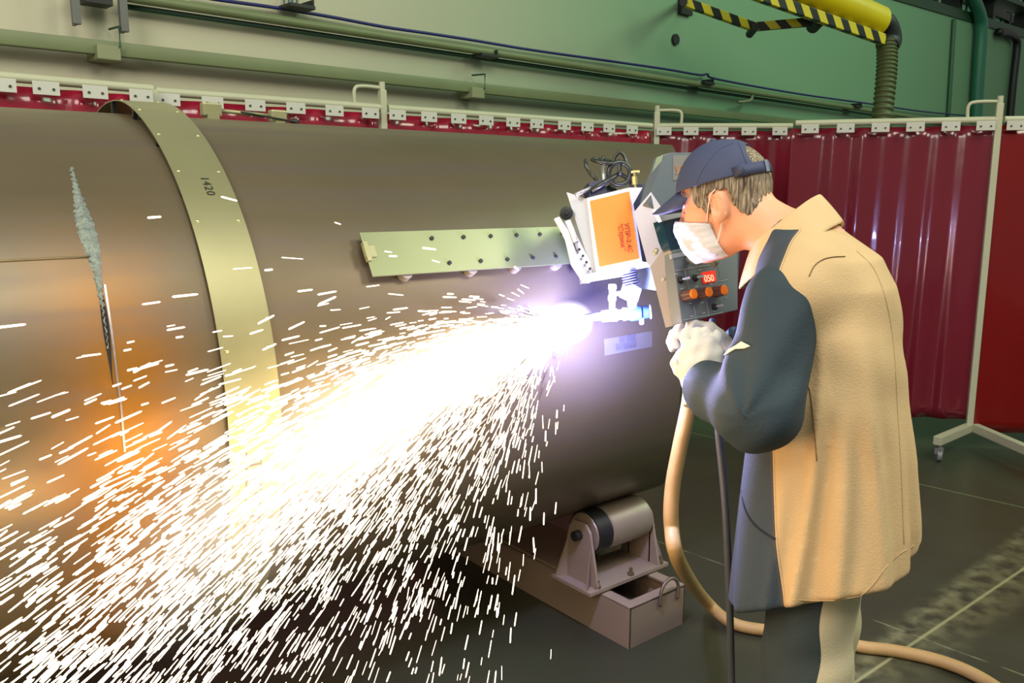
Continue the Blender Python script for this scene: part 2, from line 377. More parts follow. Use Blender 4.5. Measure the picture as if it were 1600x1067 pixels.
# ================================================================== WELDING SCREENS
frame_m = mat('cream_frame_paint', (176, 178, 150), rough=0.45, var=0.08)
tab_m = mat('pale_hanger_plate', (188, 190, 178), rough=0.45, var=0.06)
screw_m = mat('screw_dark', (70, 72, 66), 0.4, 0.6)
def vinyl(name, col):
    m = mat(name, col, rough=0.2, var=0.12, vscale=2.5, bump=0.12, bscale=9, coat=0.3)
    b = m.node_tree.nodes['Principled BSDF']; b.inputs['Transmission Weight'].default_value = 0.0
    return m
vin_a = vinyl('crimson_vinyl', (140, 24, 46)); vin_b = vinyl('maroon_vinyl', (106, 22, 38)); vin_c = vinyl('deep_red_vinyl', (112, 4, 4))
RZ = 1.95
def screen(name, label, A, B, m, posts=(), handle=None, z0=0.22, amp=0.022, tabs=None, per=0.185, base=(), RZ=1.95, tall=True, feet=()):
    A = Vector((A[0], A[1], 0)); B = Vector((B[0], B[1], 0)); d = (B-A); L = d.length; e = d.normalized(); n = Vector((e.y, -e.x, 0))
    if n.dot(CAM - A) < 0: n = -n
    root = empty(name, (A+B)/2, label, 'curtain screen', 'red welding curtain screens')
    bm = BM(); cyl(bm, A + Vector((0, 0, RZ)), B + Vector((0, 0, RZ)), 0.019, n=14); sub('top_rail', bm, frame_m, root, angle=50)
    for s in posts:
        P = A + e*s; bm = BM(); ht = 0.09 if tall else -0.0
        box(bm, P + Vector((0, 0, (RZ+ht+0.11)/2)), (0.036, 0.036, RZ+ht-0.11), Matrix.Rotation(math.atan2(e.y, e.x), 3, 'Z'), 0.004)
        if tall: cyl(bm, P + Vector((0, 0, RZ+0.02)), P + Vector((0, 0, RZ+0.13)), 0.016, n=12)
        sub('post', bm, frame_m, root)
    if handle:
        s, dr = handle; P = A + e*s; q = P + e*dr*0.16
        bm = BM(); tube(bm, catmull([P + Vector((0, 0, RZ+0.10)), P*0.25+q*0.75 + Vector((0, 0, RZ+0.10)), q + Vector((0, 0, RZ+0.08)), q + Vector((0, 0, RZ))], 5), 0.010, 8); sub('carry_handle', bm, frame_m, root, True)
    runs = [(A + e*s, A + e*s + n*0.42*sd) for s in base for sd in (1, -1)] + [(Vector((*p_, 0)), Vector((*q_, 0))) for p_, q_ in feet]
    for P, q in runs:
        for sd in (1,):
            fd = (q-P).normalized(); bm = BM(); lf = (q-P).length
            box(bm, (P+q)/2 + Vector((0, 0, 0.125)), (lf, 0.045, 0.05), Matrix.Rotation(math.atan2(fd.y, fd.x), 3, 'Z'), 0.004)
            f = sub('foot', bm, frame_m, root)
            bm = BM(); w = q - fd*0.04
            cyl(bm, w + Vector((0, 0, .12)), w + Vector((0, 0, .07)), 0.014, n=10); box(bm, w + Vector((0, 0, .06)), (0.04, 0.034, 0.035))
            cyl(bm, w + e*0.012 + Vector((0, 0, .034)), w - e*0.012 + Vector((0, 0, .034)), 0.034, n=20)
            c = sub('caster', bm, mat('grey_caster', (120, 122, 120), 0.4), root)
    # pleated curtain
    N = max(12, int(L/0.012)); H = 26; bm = BM(); grid = []
    ph = random.uniform(0, 6)
    for i in range(N+1):
        s = L*i/N; row = []
        for j in range(H+1):
            v = j/H; z = RZ-0.03 - (RZ-0.03-z0)*v
            a = amp*(0.55+0.45*math.sin(s*3.1+ph+v))*(0.6+0.4*v)
            off = a*math.sin(2*PI*s/per + 0.5*math.sin(s*4+ph)+v*0.9) + 0.28*amp*math.sin(2*PI*s/per*1.37+v*1.3+ph) + 0.002*math.sin(s*11+v*9+ph)
            row.append(bm.verts.new(A + e*(s*(L+0.05)/L-0.025) + n*(off-0.012) + Vector((0, 0, z))))
        grid.append(row)
    for i in range(N):
        for j in range(H): bm.faces.new((grid[i][j], grid[i+1][j], grid[i+1][j+1], grid[i][j+1]))
    c = obj('curtain', bm, m, root, True); c.matrix_parent_inverse = Matrix.Translation(-root.location)
    md = c.modifiers.new('thick', 'SOLIDIFY'); md.thickness = 0.002
    tabs = tabs or [per*(k+0.5) for k in range(int(L/per))]
    for s in tabs:
        P = A + e*s + n*(0.024+amp*0.6); bm = BM(); box(bm, P + Vector((0, 0, RZ-0.035)), (0.098, 0.005, 0.052), Matrix.Rotation(math.atan2(e.y, e.x), 3, 'Z'), 0.002)
        t = sub('hanger_plate', bm, tab_m, root)
        for dx in (-0.026, 0.026):
            bm = BM(); cyl(bm, P + e*dx + Vector((0, 0, RZ-0.038)), P + e*dx + n*0.006 + Vector((0, 0, RZ-0.038)), 0.0055, n=8)
            sc = obj('screw', bm, screw_m, t)
    return root
def rp(x, y, z=RZ): return onz(x, y, z).to_2d()
def along(A, B, xs, y):
    """where photo columns xs cross the rail A-B"""
    e = (B-A).normalized(); out = []
    for x in xs:
        P = onplane(x, y, A.to_3d(), Vector((-e.y, e.x, 0))); out.append((P.to_2d()-A).dot(e))
    return out
R0a, R0b = rp(-160, 106), rp(238, 139.5)
R1a, R1b = rp(243, 143), Vector((-0.47, 1.53))
R2a, R2b = Vector((-0.44, 1.53)), rp(1018, 197)
R3a, R3b = rp(1026, 197), rp(1238, 197)
RZ2 = 1.925
R4a, R4b = rp(1243, 193, RZ2), rp(1560, 187, RZ2)
R5a = R4b + (R4b-R4a).normalized()*0.03; R5b = R5a + Vector((0.75, -0.80))
FT = [(R4b, onz(1464, 689, 0.125).to_2d())], [(R4b + Vector((.03, -.02)), onz(1625, 712, 0.125).to_2d())]
screen('welding_screen', 'crimson curtain screen at the far left behind the open end of the metal band', R0a, R0b, vin_a, posts=((R0b-R0a).length,), tall=False, tabs=along(R0a, R0b, (-75, 0, 68, 144, 215), 140), base=((R0b-R0a).length,))
L1 = (R1b-R1a).length
screen('welding_screen', 'crimson curtain screen between the metal band and the post with a handle on its left', R1a, R1b, vin_a, posts=(L1,), handle=(L1, -1), tabs=along(R1a, R1b, (260, 328, 394, 457, 517, 573), 160), base=(L1,))
L2 = (R2b-R2a).length
screen('welding_screen', 'long crimson curtain screen seen as a strip above the pipe left of the cutting machine', R2a, R2b, vin_a, tabs=along(R2a, R2b, (616, 665, 711, 754, 796, 833, 876, 912, 946, 982), 180), base=(0.1,))
L3 = (R3b-R3a).length
screen('welding_screen', 'maroon curtain screen directly behind the worker in the navy cap', R3a, R3b, vin_b, posts=(0.0,), handle=(0.0, 1), tabs=along(R3a, R3b, (1036, 1078, 1124, 1168, 1216), 205), base=(0.0,))
L4 = (R4b-R4a).length
screen('welding_screen', 'glossy maroon curtain screen behind the tan coat, its post standing on a castered foot', R4a, R4b, vin_b, posts=(L4,), handle=(L4, -1), RZ=RZ2, feet=FT[0]+FT[1], tabs=along(R4a, R4b, (1265, 1320, 1374, 1428, 1483, 1537), 200), z0=0.17, amp=0.030)
screen('welding_screen', 'deep red curtain screen at the right edge beyond the castered post', R5a, R5b, vin_c, tabs=along(R5a, R5b, (1584, 1640), 200), z0=0.10, amp=0.004, RZ=RZ2, base=(0.9,))

# ================================================================== THE BIG PIPE
ZC = 1.0; R = 0.71
def pol(x, th, r): return Vector((x, -r*math.sin(th), ZC + r*math.cos(th)))     # th from the crown towards the viewer
def pipe_material():
    m = mat('mill_scale_steel', (102, 92, 70), rough=0.38, metal=0.42, var=0.22, vscale=2.2, bump=0.03, bscale=18)
    nt = m.node_tree; b = nt.nodes['Principled BSDF']; base = nt.nodes[m['mix']].outputs['Result']
    geo = nt.nodes.new('ShaderNodeNewGeometry'); sep = nt.nodes.new('ShaderNodeSeparateXYZ'); nt.links.new(geo.outputs['Position'], sep.inputs[0])
    n = nt.nodes.new('ShaderNodeTexNoise'); n.inputs['Scale'].default_value = 3.2; n.inputs['Detail'].default_value = 6; nt.links.new(geo.outputs['Position'], n.inputs['Vector'])
    nn = math_node(nt, 'SUBTRACT', n.outputs['Fac'], 0.5)
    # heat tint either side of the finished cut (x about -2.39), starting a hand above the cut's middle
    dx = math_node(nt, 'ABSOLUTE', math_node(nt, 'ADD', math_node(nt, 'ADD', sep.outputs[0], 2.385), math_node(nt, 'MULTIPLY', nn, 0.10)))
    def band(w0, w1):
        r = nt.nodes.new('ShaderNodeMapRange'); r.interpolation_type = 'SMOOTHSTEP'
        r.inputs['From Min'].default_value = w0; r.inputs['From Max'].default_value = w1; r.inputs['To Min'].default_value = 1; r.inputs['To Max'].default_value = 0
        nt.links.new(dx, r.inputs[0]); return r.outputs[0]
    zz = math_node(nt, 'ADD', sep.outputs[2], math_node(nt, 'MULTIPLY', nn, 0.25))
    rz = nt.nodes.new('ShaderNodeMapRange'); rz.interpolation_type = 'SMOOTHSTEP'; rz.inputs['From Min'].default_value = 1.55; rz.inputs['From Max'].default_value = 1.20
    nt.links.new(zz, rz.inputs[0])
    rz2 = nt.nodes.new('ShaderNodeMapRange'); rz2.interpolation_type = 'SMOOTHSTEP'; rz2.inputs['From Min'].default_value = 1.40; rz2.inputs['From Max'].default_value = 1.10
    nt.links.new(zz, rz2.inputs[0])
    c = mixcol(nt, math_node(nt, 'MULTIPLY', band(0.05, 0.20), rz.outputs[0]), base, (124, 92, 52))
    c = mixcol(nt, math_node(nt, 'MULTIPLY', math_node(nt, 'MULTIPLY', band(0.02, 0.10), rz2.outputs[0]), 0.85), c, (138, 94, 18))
    # long faint scale streaks
    mp = nt.nodes.new('ShaderNodeMapping'); mp.inputs['Scale'].default_value = (0.7, 9, 9); nt.links.new(geo.outputs['Position'], mp.inputs[0])
    n2 = nt.nodes.new('ShaderNodeTexNoise'); n2.inputs['Scale'].default_value = 1.6; n2.inputs['Detail'].default_value = 5; nt.links.new(mp.outputs[0], n2.inputs['Vector'])
    f = math_node(nt, 'MULTIPLY', math_node(nt, 'SUBTRACT', n2.outputs['Fac'], 0.48, clamp=True), 1.6, clamp=True)
    c = mixcol(nt, f, c, (92, 84, 84))
    nt.links.new(c, b.inputs['Base Color'])
    r = nt.nodes.new('ShaderNodeMapRange'); r.inputs['To Min'].default_value = 0.26; r.inputs['To Max'].default_value = 0.50
    nt.links.new(n2.outputs['Fac'], r.inputs[0]); nt.links.new(r.outputs[0], b.inputs['Roughness'])
    return m
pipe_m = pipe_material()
bm = BM(); NT = 160; XS = [-6.0, -5, -4, -3.4, -3.0, -2.7, -2.5, -2.2, -1.9, -1.6, -1.3, -1.0, None]
def xend(y, z): return 0.985*y + 0.029*z
outer, inner = [], []
for k in range(NT):
    th = 2*PI*k/NT; yo, zo = -R*math.sin(th), R*math.cos(th)
    xe = xend(yo, zo)
    outer.append([bm.verts.new(pol(x if x is not None else xe, th, R)) for x in XS])
    inner.append([bm.verts.new(pol(x if x is not None else xe, th, R-0.02)) for x in XS])
for k in range(NT):
    j = (k+1) % NT
    for i in range(len(XS)-1):
        bm.faces.new((outer[k][i], outer[j][i], outer[j][i+1], outer[k][i+1]))
        bm.faces.new((inner[k][i+1], inner[j][i+1], inner[j][i], inner[k][i]))
    bm.faces.new((outer[k][-1], outer[j][-1], inner[j][-1], inner[k][-1])); bm.faces.new((outer[j][0], outer[k][0], inner[k][0], inner[j][0]))
big = empty('steel_pipe', (-2.0, 0, 0.29), 'huge brown steel pipe lying on rollers across the whole picture', 'pipe')
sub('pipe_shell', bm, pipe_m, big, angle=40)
def strip(ths, xc, w, r, thick=0.003, seg=None, rfun=None):
    """ribbon bent round the pipe; xc(th), w(th)"""
    bm = BM(); rows = []
    for i, th in enumerate(ths):
        rr = r if rfun is None else rfun(th); c, ww = xc(th), w(th)
        rows.append([bm.verts.new(pol(c-ww/2, th, rr+thick)), bm.verts.new(pol(c+ww/2, th, rr+thick)), bm.verts.new(pol(c+ww/2, th, rr)), bm.verts.new(pol(c-ww/2, th, rr))])
    for A, B in zip(rows, rows[1:]):
        for i in range(4): bm.faces.new((A[i], A[(i+1) % 4], B[(i+1) % 4], B[i]))
    bm.faces.new(rows[0]); bm.faces.new(rows[-1][::-1]); return bm
# finished cut: raised slag, then the open kerf
def thp(x, y):
    d = ray(x, y); o = CAM - Vector((0, 0, ZC)); a = d.y**2+d.z**2; bb = o.y*d.y+o.z*d.z; c = o.y**2+o.z**2-R*R
    t = (-bb-math.sqrt(max(0, bb*bb-a*c)))/a; P = o+d*t; return P.x, math.atan2(-P.y, P.z)
cut = [thp(*p) for p in ((112, 262), (120, 300), (130, 340), (143, 385), (151, 420), (157, 460), (163, 500), (169, 545), (174, 590), (180, 632), (184, 680))]
def cutx(th):
    for (x0, t0), (x1, t1) in zip(cut, cut[1:]):
        if th <= t1: return x0 + (x1-x0)*(th-t0)/(t1-t0)
    return cut[-1][0]
t_a, t_b, t_c, t_d = cut[0][1], cut[4][1], cut[7][1], cut[9][1]
bm = BM(); ths = [t_a + (t_c-t_a)*i/90 for i in range(91)]; rows = []
for i, th in enumerate(ths):
    u = i/90; w = 0.006 + 0.030*math.exp(-((u-0.42)/0.22)**2) + 0.003*math.sin(i*1.7) + 0.003*random.random()
    h = 0.003 + 0.007*math.exp(-((u-0.45)/0.3)**2)*random.uniform(0.4, 1)
    if u > 0.8: w *= 0.5
    x = cutx(th) + 0.002*math.sin(i*2.3)
    rows.append([bm.verts.new(pol(x + w*(q/6-0.5), th, R - 0.001 + h*math.sin(PI*q/6)*random.uniform(0.7, 1.2))) for q in range(7)])
for A, B in zip(rows, rows[1:]):
    for q in range(6): bm.faces.new((A[q], A[q+1], B[q+1], B[q]))
sl = sub('slag_ridge', bm, mat('torn_slag_metal', (128, 138, 128), 0.5, 0.5, var=0.5, vscale=60, bump=0.8, bscale=120), big, True)
bm = strip([t_b + (t_c+0.1-t_b)*i/40 for i in range(41)], lambda th: cutx(th)+0.001, lambda th: 0.001+0.011*max(0, math.sin(PI*min(1, max(0, (th-t_b)/(t_c+0.1-t_b)))))**1.5, R-0.001, 0.0018)
sub('open_kerf', bm, mat('kerf_dark', (10, 10, 16), 0.8), big)
bm = strip([t_b + 0.05 + (cut[10][1]-t_b)*i/40 for i in range(41)], lambda th: cutx(th)+0.010, lambda th: 0.004, R-0.001, 0.003)
sub('kerf_edge', bm, mat('bright_cut_edge', (168, 160, 160), 0.3, 0.8, var=0.3, vscale=80), big)
# horizontal weld seam at the left
x0, th0 = thp(40, 407); bm = BM()
seam = [pol(-6 + (x0+0.115+6)*i/60, th0 + 0.003*math.sin(i*0.5), R+0.001) for i in range(61)]
tube(bm, seam, 0.0022, 6); sub('weld_seam', bm, mat('weld_bead', (120, 112, 84), 0.45, 0.6, var=0.3, vscale=40), big, True)
# stencilled plate on the pipe wall
xa, ta = thp(943, 530); xb, tb = thp(1018, 517); xa2, ta2 = thp(943, 556); 
bm = BM(); rows = []
for i in range(9):
    x = xa+(xb-xa)*i/8; rows.append([bm.verts.new(pol(x, ta + (ta2-ta)*j/4 + (tb-ta)*i/8*0.9, R+0.0015)) for j in range(5)])
for A, B in zip(rows, rows[1:]):
    for j in range(4): bm.faces.new((A[j], A[j+1], B[j+1], B[j]))
sub('data_label', bm, mat('brushed_label', (92, 90, 88), 0.65, 0.0, var=0.12, vscale=40), big)
lm = mat('label_ink', (70, 72, 86), 0.6)
for row, (n_, fr) in enumerate(((10, 0.30), (13, 0.72))):
    th = ta + (ta2-ta)*fr + (tb-ta)*0.6
    subtext('label_writing', '|||' + '|1||||||||'[:n_-3] + '||', pol(xa+(xb-xa)*(0.3 if row == 0 else 0.22), th, R+0.0025), (1, 0, 0), pol(0, th, 1)-pol(0, th, 0), 0.022, lm, big)

# guide band marked 1420
bandm = mat('galvanised_band', (160, 158, 118), rough=0.36, metal=0.65, var=0.10, vscale=5, bump=0.02, bscale=25)
XB, WB = -2.188, 0.119
def brad(th):
    d = math.degrees(th); return R + 0.010 + 0.022*math.exp(-((d-2)/20)**2) + (0.02*max(0, (-d)/40) if d < 0 else 0)
band = empty('guide_band', pol(XB+WB/2, 0, R+0.03), 'yellowish metal guide band marked 1420 wrapped round the big pipe', 'guide band')
ths = [math.radians(-46 + 300*i/220) for i in range(221)]
sub('band_strip', strip(ths, lambda t: XB+WB/2, lambda t: WB, 0, 0.0025, rfun=brad), bandm, band, angle=40)
riv = mat('rivet_bright', (190, 188, 140), 0.3, 0.8)
for d in list(range(-12, 60, 12)) + [72, 84, 96, 108]:
    for dx in (0.014, WB-0.014):
        th = math.radians(d+4); p = pol(XB+dx, th, brad(th)+0.0025); nrm = (pol(0, th, 1)-pol(0, th, 0)); bm = BM()
        lathe(bm, p - nrm*0.001, nrm, [(0, 0.0045), (0.0015, 0.0045), (0.003, 0.0028), (0.0036, 0.0005)], 10); sub('rivet', bm, riv, band, True)
for d in range(-30, 90, 15):
    th = math.radians(d); bm = BM(); c = pol(XB+0.006, th, (R+brad(th))/2)
    box(bm, c, (0.010, 0.012, max(0.004, brad(th)-R)), Matrix.Rotation(th, 3, 'X')); sub('standoff', bm, dark, band)
slot = mat('slot_dark', (60, 44, 26), 0.7)
for k in range(9):
    x, th = thp(392, 712+k*11); th_ = th
    bm = strip([th_-0.0032, th_+0.0032], lambda t: XB+0.052, lambda t: 0.030, 0, 0.0012, rfun=lambda t: brad(t)+0.0022); sub('slot', bm, slot, band)
for s_, px in ((-0.0, 380), (0.0, 402)):
    bm = strip([thp(px, 705)[1] + i*0.02 for i in range(16)], lambda t: XB+(0.036 if px == 380 else 0.069), lambda t: 0.003, 0, 0.0016, rfun=lambda t: brad(t)+0.0022); sub('slot_rim', bm, slot, band)
x, th = thp(304, 283)
ink = mat('black_stencil_ink', (30, 34, 14), 0.6)
for k, ch in enumerate('1420'):
    tk = th + k*0.0215
    subtext('stencil_writing', ch, pol(XB+0.056, tk, brad(tk)+0.0030), pol(0, tk+0.01, 1)-pol(0, tk-0.01, 1), pol(0, tk, 1)-pol(0, tk, 0), 0.027, ink, band)

# clamp rod lying on the crown of the pipe
rod = empty('tension_rod', at(385, 183, 3.0), 'tension rod with end blocks lying on the crown of the big pipe', 'rod')
def crown(px, r=R, th=-0.05): 
    P = onplane(px, 190, Vector((0, 0, 0)), Vector((0, 1, 0))); return pol(P.x, th, r)
bm = BM(); a_, b_ = crown(338, R+0.032), crown(442, R+0.024); tube(bm, [a_, b_], 0.006, 8); sub('rod_bar', bm, mat('rod_cream', (150, 150, 110), 0.4, 0.4), rod, True)
for P, w in ((a_, 0.055), (b_, 0.05)):
    bm = BM(); box(bm, P, (w, 0.03, 0.038), None, 0.005); box(bm, P - Vector((0, 0, 0.022)), (w*0.6, 0.04, 0.016)); sub('end_block', bm, mat('rod_cream', (150, 150, 110)), rod)
bm = BM(); tube(bm, catmull([b_*0.4+a_*0.6 + Vector((0, -0.02, 0)), b_ + Vector((0.03, -0.02, -0.012)), crown(468, R+0.010)], 6), 0.003, 6)
lathe(bm, crown(468, R), (0, 0, 1), [(0, 0.012), (0.016, 0.012), (0.02, 0.006)], 12); sub('lock_wire', bm, dark, rod, True)

# straight guide rail lying along the pipe
rail = empty('guide_rail', pol(-1.35, math.radians(60), R), 'flat pale green guide rail bolted along the pipe towards the cutting machine', 'rail')
ra, rb = math.radians(55.9), math.radians(65.2)
def rpt(x, u, h=0.0):
    A = pol(x, ra, R+0.022); B = pol(x, rb, R+0.022); c = A*(1-u)+B*u; nrm = (pol(0, (ra+rb)/2, 1)-pol(0, (ra+rb)/2, 0)); return c + nrm*h
railm = mat('pale_green_rail', (122, 130, 96), rough=0.38, metal=0.6, var=0.12, vscale=4)
bm = BM(); prism(bm, [rpt(-1.80, 0), rpt(-0.62, 0), rpt(-0.62, 1), rpt(-1.80, 1)], rpt(0, 0, 0.004)-rpt(0, 0, 0), 0.001); sub('rail_plate', bm, railm, rail)
for i, x in enumerate((-1.60, -1.50, -1.41, -1.32, -1.235, -1.15, -1.06)):
    for u in (0.2, 0.8):
        bm = BM(); p = rpt(x + (0.03 if u > .5 else 0), u, 0.004); nrm = (rpt(0, 0, 1)-rpt(0, 0, 0))
        lathe(bm, p, nrm, [(0, 0.006), (0.004, 0.006), (0.005, 0.003)], 6); sub('bolt', bm, dark, rail)
for x in (-1.70, -1.50, -1.35, -1.20, -1.02, -0.85):
    bm = BM(); p = rpt(x, 0.93, -0.002); nrm = (rpt(0, 0, 1)-rpt(0, 0, 0)); cyl(bm, p, p - nrm*0.02, 0.017, n=18); sub('magnet_foot', bm, mat('magnet_grey', (140, 136, 128), 0.4, 0.4), rail, angle=40)
bm = BM(); p = rpt(-1.79, 0.45, 0.005); box(bm, p, (0.032, 0.03, 0.006), Matrix.Rotation((ra+rb)/2, 3, 'X')); box(bm, p + Vector((-.008, 0, 0)), (0.012, 0.05, 0.012), Matrix.Rotation((ra+rb)/2, 3, 'X')); sub('end_stop', bm, mat('rod_cream', (150, 150, 110)), rail)

# ================================================================== ROLLER STAND
stand_m = mat('taupe_stand_paint', (136, 122, 104), rough=0.55, var=0.12, vscale=5, bump=0.05)
stand = empty('roller_stand', (-0.72, 0, 0), 'low taupe steel stand with two rollers carrying the right end of the big pipe', 'roller stand')
X0, X1, YF, HB, TW = -0.858, -0.575, -0.655, 0.148, 0.008
bm = BM()
for x in (X0+TW/2, X1-TW/2): box(bm, (x, 0, HB/2), (TW, 2*-YF, HB))
for y in (YF+TW/2, -YF-TW/2): box(bm, ((X0+X1)/2, y, HB/2), (X1-X0-0.001, TW, HB-0.001))
box(bm, ((X0+X1)/2, 0, 0.01), (X1-X0-0.002, 2*-YF-0.01, 0.012))
for x, s in ((X0, 1), (X1, -1)): box(bm, (x+s*0.022, 0, HB-0.003), (0.044, 2*-YF-0.002, 0.0065))
for y in (YF+0.02, -YF-0.02): box(bm, ((X0+X1)/2, y, HB-0.0035), (X1-X0-0.004, 0.04, 0.007))
sub('base_trough', bm, stand_m, stand)
bm = BM(); box(bm, ((X0+X1)/2, -0.02, HB+0.003), (X1-X0-0.02, 0.62, 0.008)); sub('deck_plate', bm, stand_m, stand)
for sg in (-1, 1):
    yc = sg*0.425; zr = ZC - math.sqrt((R+0.078)**2 - 0.425**2)
    bm = BM(); box(bm, (-0.715, yc, HB+0.013), (0.40, 0.20, 0.012)); sub('bearing_plate', bm, stand_m, stand)
    for x, s in ((-0.875, 1), (-0.555, -1)):
        bm = BM(); prism(bm, [(x, yc-0.095, HB+0.018), (x, yc+0.095, HB+0.018), (x, yc+0.052, zr+0.02), (x, yc+0.03, zr+0.045), (x, yc-0.03, zr+0.045), (x, yc-0.052, zr+0.02)], (0.010*s, 0, 0), 0.001)
        for q in (-1, 1): prism(bm, [(x+0.01*s, yc+q*0.052, HB+0.018), (x+0.01*s, yc+q*0.052, zr+0.0), (x-0.035*s, yc+q*0.08, HB+0.018)], (0, 0.006, 0))
        sub('bearing_bracket', bm, stand_m, stand)
    bm = BM(); lathe(bm, (-0.858, yc, zr), (1, 0, 0), [(0, 0.03), (0.004, 0.070), (0.012, 0.0765), (0.078, 0.0775), (0.080, 0.0735), (0.082, 0.0775), (0.274, 0.0775), (0.284, 0.070), (0.287, 0.03)], 40)
    rl = sub('roller', bm, mat('worn_roller_steel', (150, 138, 118), 0.42, 0.45, var=0.25, vscale=9), stand, angle=35)
    bm = BM(); lathe(bm, (-0.850, yc, zr), (1, 0, 0), [(0, 0.0765), (0.001, 0.0782), (0.066, 0.0782), (0.067, 0.0765)], 40); ty = sub('rubber_tyre', bm, black, stand, angle=35)
    bm = BM(); cyl(bm, (-0.900, yc, zr), (-0.530, yc, zr), 0.018, n=16); sub('axle', bm, dark, stand, angle=40)
    for bx in (-0.90+0.035, -0.545, -0.70):
        for q in (-1, 1):
            bm = BM(); y = yc+q*0.085; cyl(bm, (bx, y, HB+0.018), (bx, y, HB+0.030), 0.012, n=6); cyl(bm, (bx, y, HB+0.03), (bx, y, HB+0.048), 0.006, n=8); sub('anchor_bolt', bm, mat('rusty_bolt', (110, 96, 72), 0.5, 0.4), stand)
bm = BM(); hx = -0.668
tube(bm, catmull([(hx-0.045, YF-0.006, HB-0.035), (hx-0.045, YF-0.008, HB+0.01), (hx-0.03, YF-0.008, HB+0.04), (hx, YF-0.008, HB+0.052), (hx+0.03, YF-0.008, HB+0.04), (hx+0.045, YF-0.008, HB+0.01), (hx+0.045, YF-0.006, HB-0.035)], 6), 0.006, 8)
sub('carry_ring', bm, mat('ring_steel', (120, 108, 90), 0.45, 0.5), stand, True)

# ================================================================== CUTTING MACHINE
zinc = mat('bright_sheet_metal', (196, 198, 204), rough=0.30, metal=0.65, var=0.07, vscale=7, bump=0.02)
zinc2 = mat('brushed_sheet_metal', (176, 166, 154), rough=0.38, metal=0.5, var=0.07, vscale=5)
white_m = mat('white_machine_enamel', (222, 222, 226), rough=0.35, var=0.04)
grey_p = mat('panel_grey_enamel', (104, 114, 116), rough=0.5, var=0.06)
grey_d = mat('hood_slate_enamel', (92, 102, 112), rough=0.4, var=0.08)
teal = mat('smoked_teal_window', (8, 52, 70), rough=0.08, var=0.1, spec=0.8)
orange = mat('orange_plate', (250, 140, 40), rough=0.4, var=0.04)
mach = empty('pipe_cutting_machine', pol(-1.05, math.radians(60), R+0.02), 'pipe cutting carriage with orange nameplate, control cabinet and torch on the rail', 'cutting machine')
def pl(px_list, P0, n, thick, bevel=0.0):
    n = Vector(n).normalized(); bm = BM(); prism(bm, [onplane(x, y, P0, n) for x, y in px_list], -n*thick, bevel); return bm
# orange nameplate and carriage body
n1 = Vector((-0.42, -0.86, 0.28)).normalized(); P1 = at(960, 362, 2.27)
sub('carriage_body', pl([(919, 312), (986, 293), (1003, 411), (931, 428)], P1 - n1*0.012, n1, 0.15, 0.003), zinc, mach)
pf = sub('nameplate_frame', pl([(917, 309), (986, 292), (1004, 409), (933, 429)], P1, n1, 0.010, 0.002), white_m, mach)
plate = sub('nameplate', pl([(922, 314), (983, 299), (999, 404), (937, 417)], P1 + n1*0.002, n1, 0.003), orange, mach)
gA, gB = onplane(922, 314, P1, n1), onplane(937, 417, P1, n1); down = (gB-gA).normalized()
red_ink = mat('red_brown_ink', (176, 60, 10), 0.6)
subtext('nameplate_writing', 'УПР-2.4С', onplane(974, 349, P1, n1) + n1*0.003, down, n1, 0.0195, red_ink, mach)
subtext('nameplate_writing', '"Стриж"', onplane(964, 349, P1, n1) + n1*0.003, down, n1, 0.0195, red_ink, mach, shear=0.2)
# left wing plate, lever and gas strut
n2 = Vector((-0.75, -0.6, 0.28)).normalized(); P2 = at(905, 360, 2.28)
sub('wing_plate', pl([(885, 300), (921, 312), (934, 427), (926, 427)], P2, n2, 0.004), zinc, mach)
def poly_tube(name, pts, r, m, n=10, k=1):
    bm = BM(); P = [at(*p) for p in pts]; tube(bm, catmull(P, k) if k > 1 else P, r, n); return sub(name, bm, m, mach, True)
n2b = Vector((-0.5, -0.8, 0.3)).normalized(); P2b = at(895, 400, 2.25)
sub('lever_arm', pl([(866, 341), (874, 338), (893, 368), (899, 398), (912, 424), (922, 441), (912, 441), (893, 413), (885, 373)], P2b, n2b, 0.012, 0.002), white_m, mach)
sub('lever_web', pl([(893, 372), (903, 372), (930, 424), (922, 432), (908, 424)], P2b - n2b*0.01, n2b, 0.006), zinc, mach)
bm = BM(); cyl(bm, at(886, 346, 2.27), at(899, 379, 2.26), 0.0105, n=14); cyl(bm, at(899, 379, 2.26), at(903, 390, 2.26), 0.004, n=8); sub('strut_cylinder', bm, zinc, mach, angle=40)
bm = BM(); c = at(885, 333, 2.28); lathe(bm, c, -FW, [(-0.008, 0.018), (0.004, 0.018), (0.006, 0.013), (0.006, 0.006), (0.012, 0.005)], 20); sub('guide_wheel', bm, dark, mach, angle=40)
for i in range(4):
    bm = BM(); c = onplane(905+i*5.5, 390+i*10, P2b, n2b); cyl(bm, c, c+n2b*0.004, 0.0035, n=8); sub('screw', bm, dark, mach)
# carriage base bar and wheels
n3 = Vector((-0.25, -0.95, 0.15)).normalized(); P3 = at(960, 425, 2.27)
sub('base_bar', pl([(915, 429), (1003, 408), (1022, 411), (1014, 417), (975, 425), (972, 432), (922, 440)], P3, n3, 0.03, 0.002), white_m, mach)
for px, py in ((925, 405), (1000, 392), (940, 330)):
    bm = BM(); c = at(px, py, 2.45); lathe(bm, c, (1, 0, 0), [(-0.015, 0.02), (-0.013, 0.026), (0.013, 0.026), (0.015, 0.02)], 20); sub('road_wheel', bm, dark, mach, angle=40)
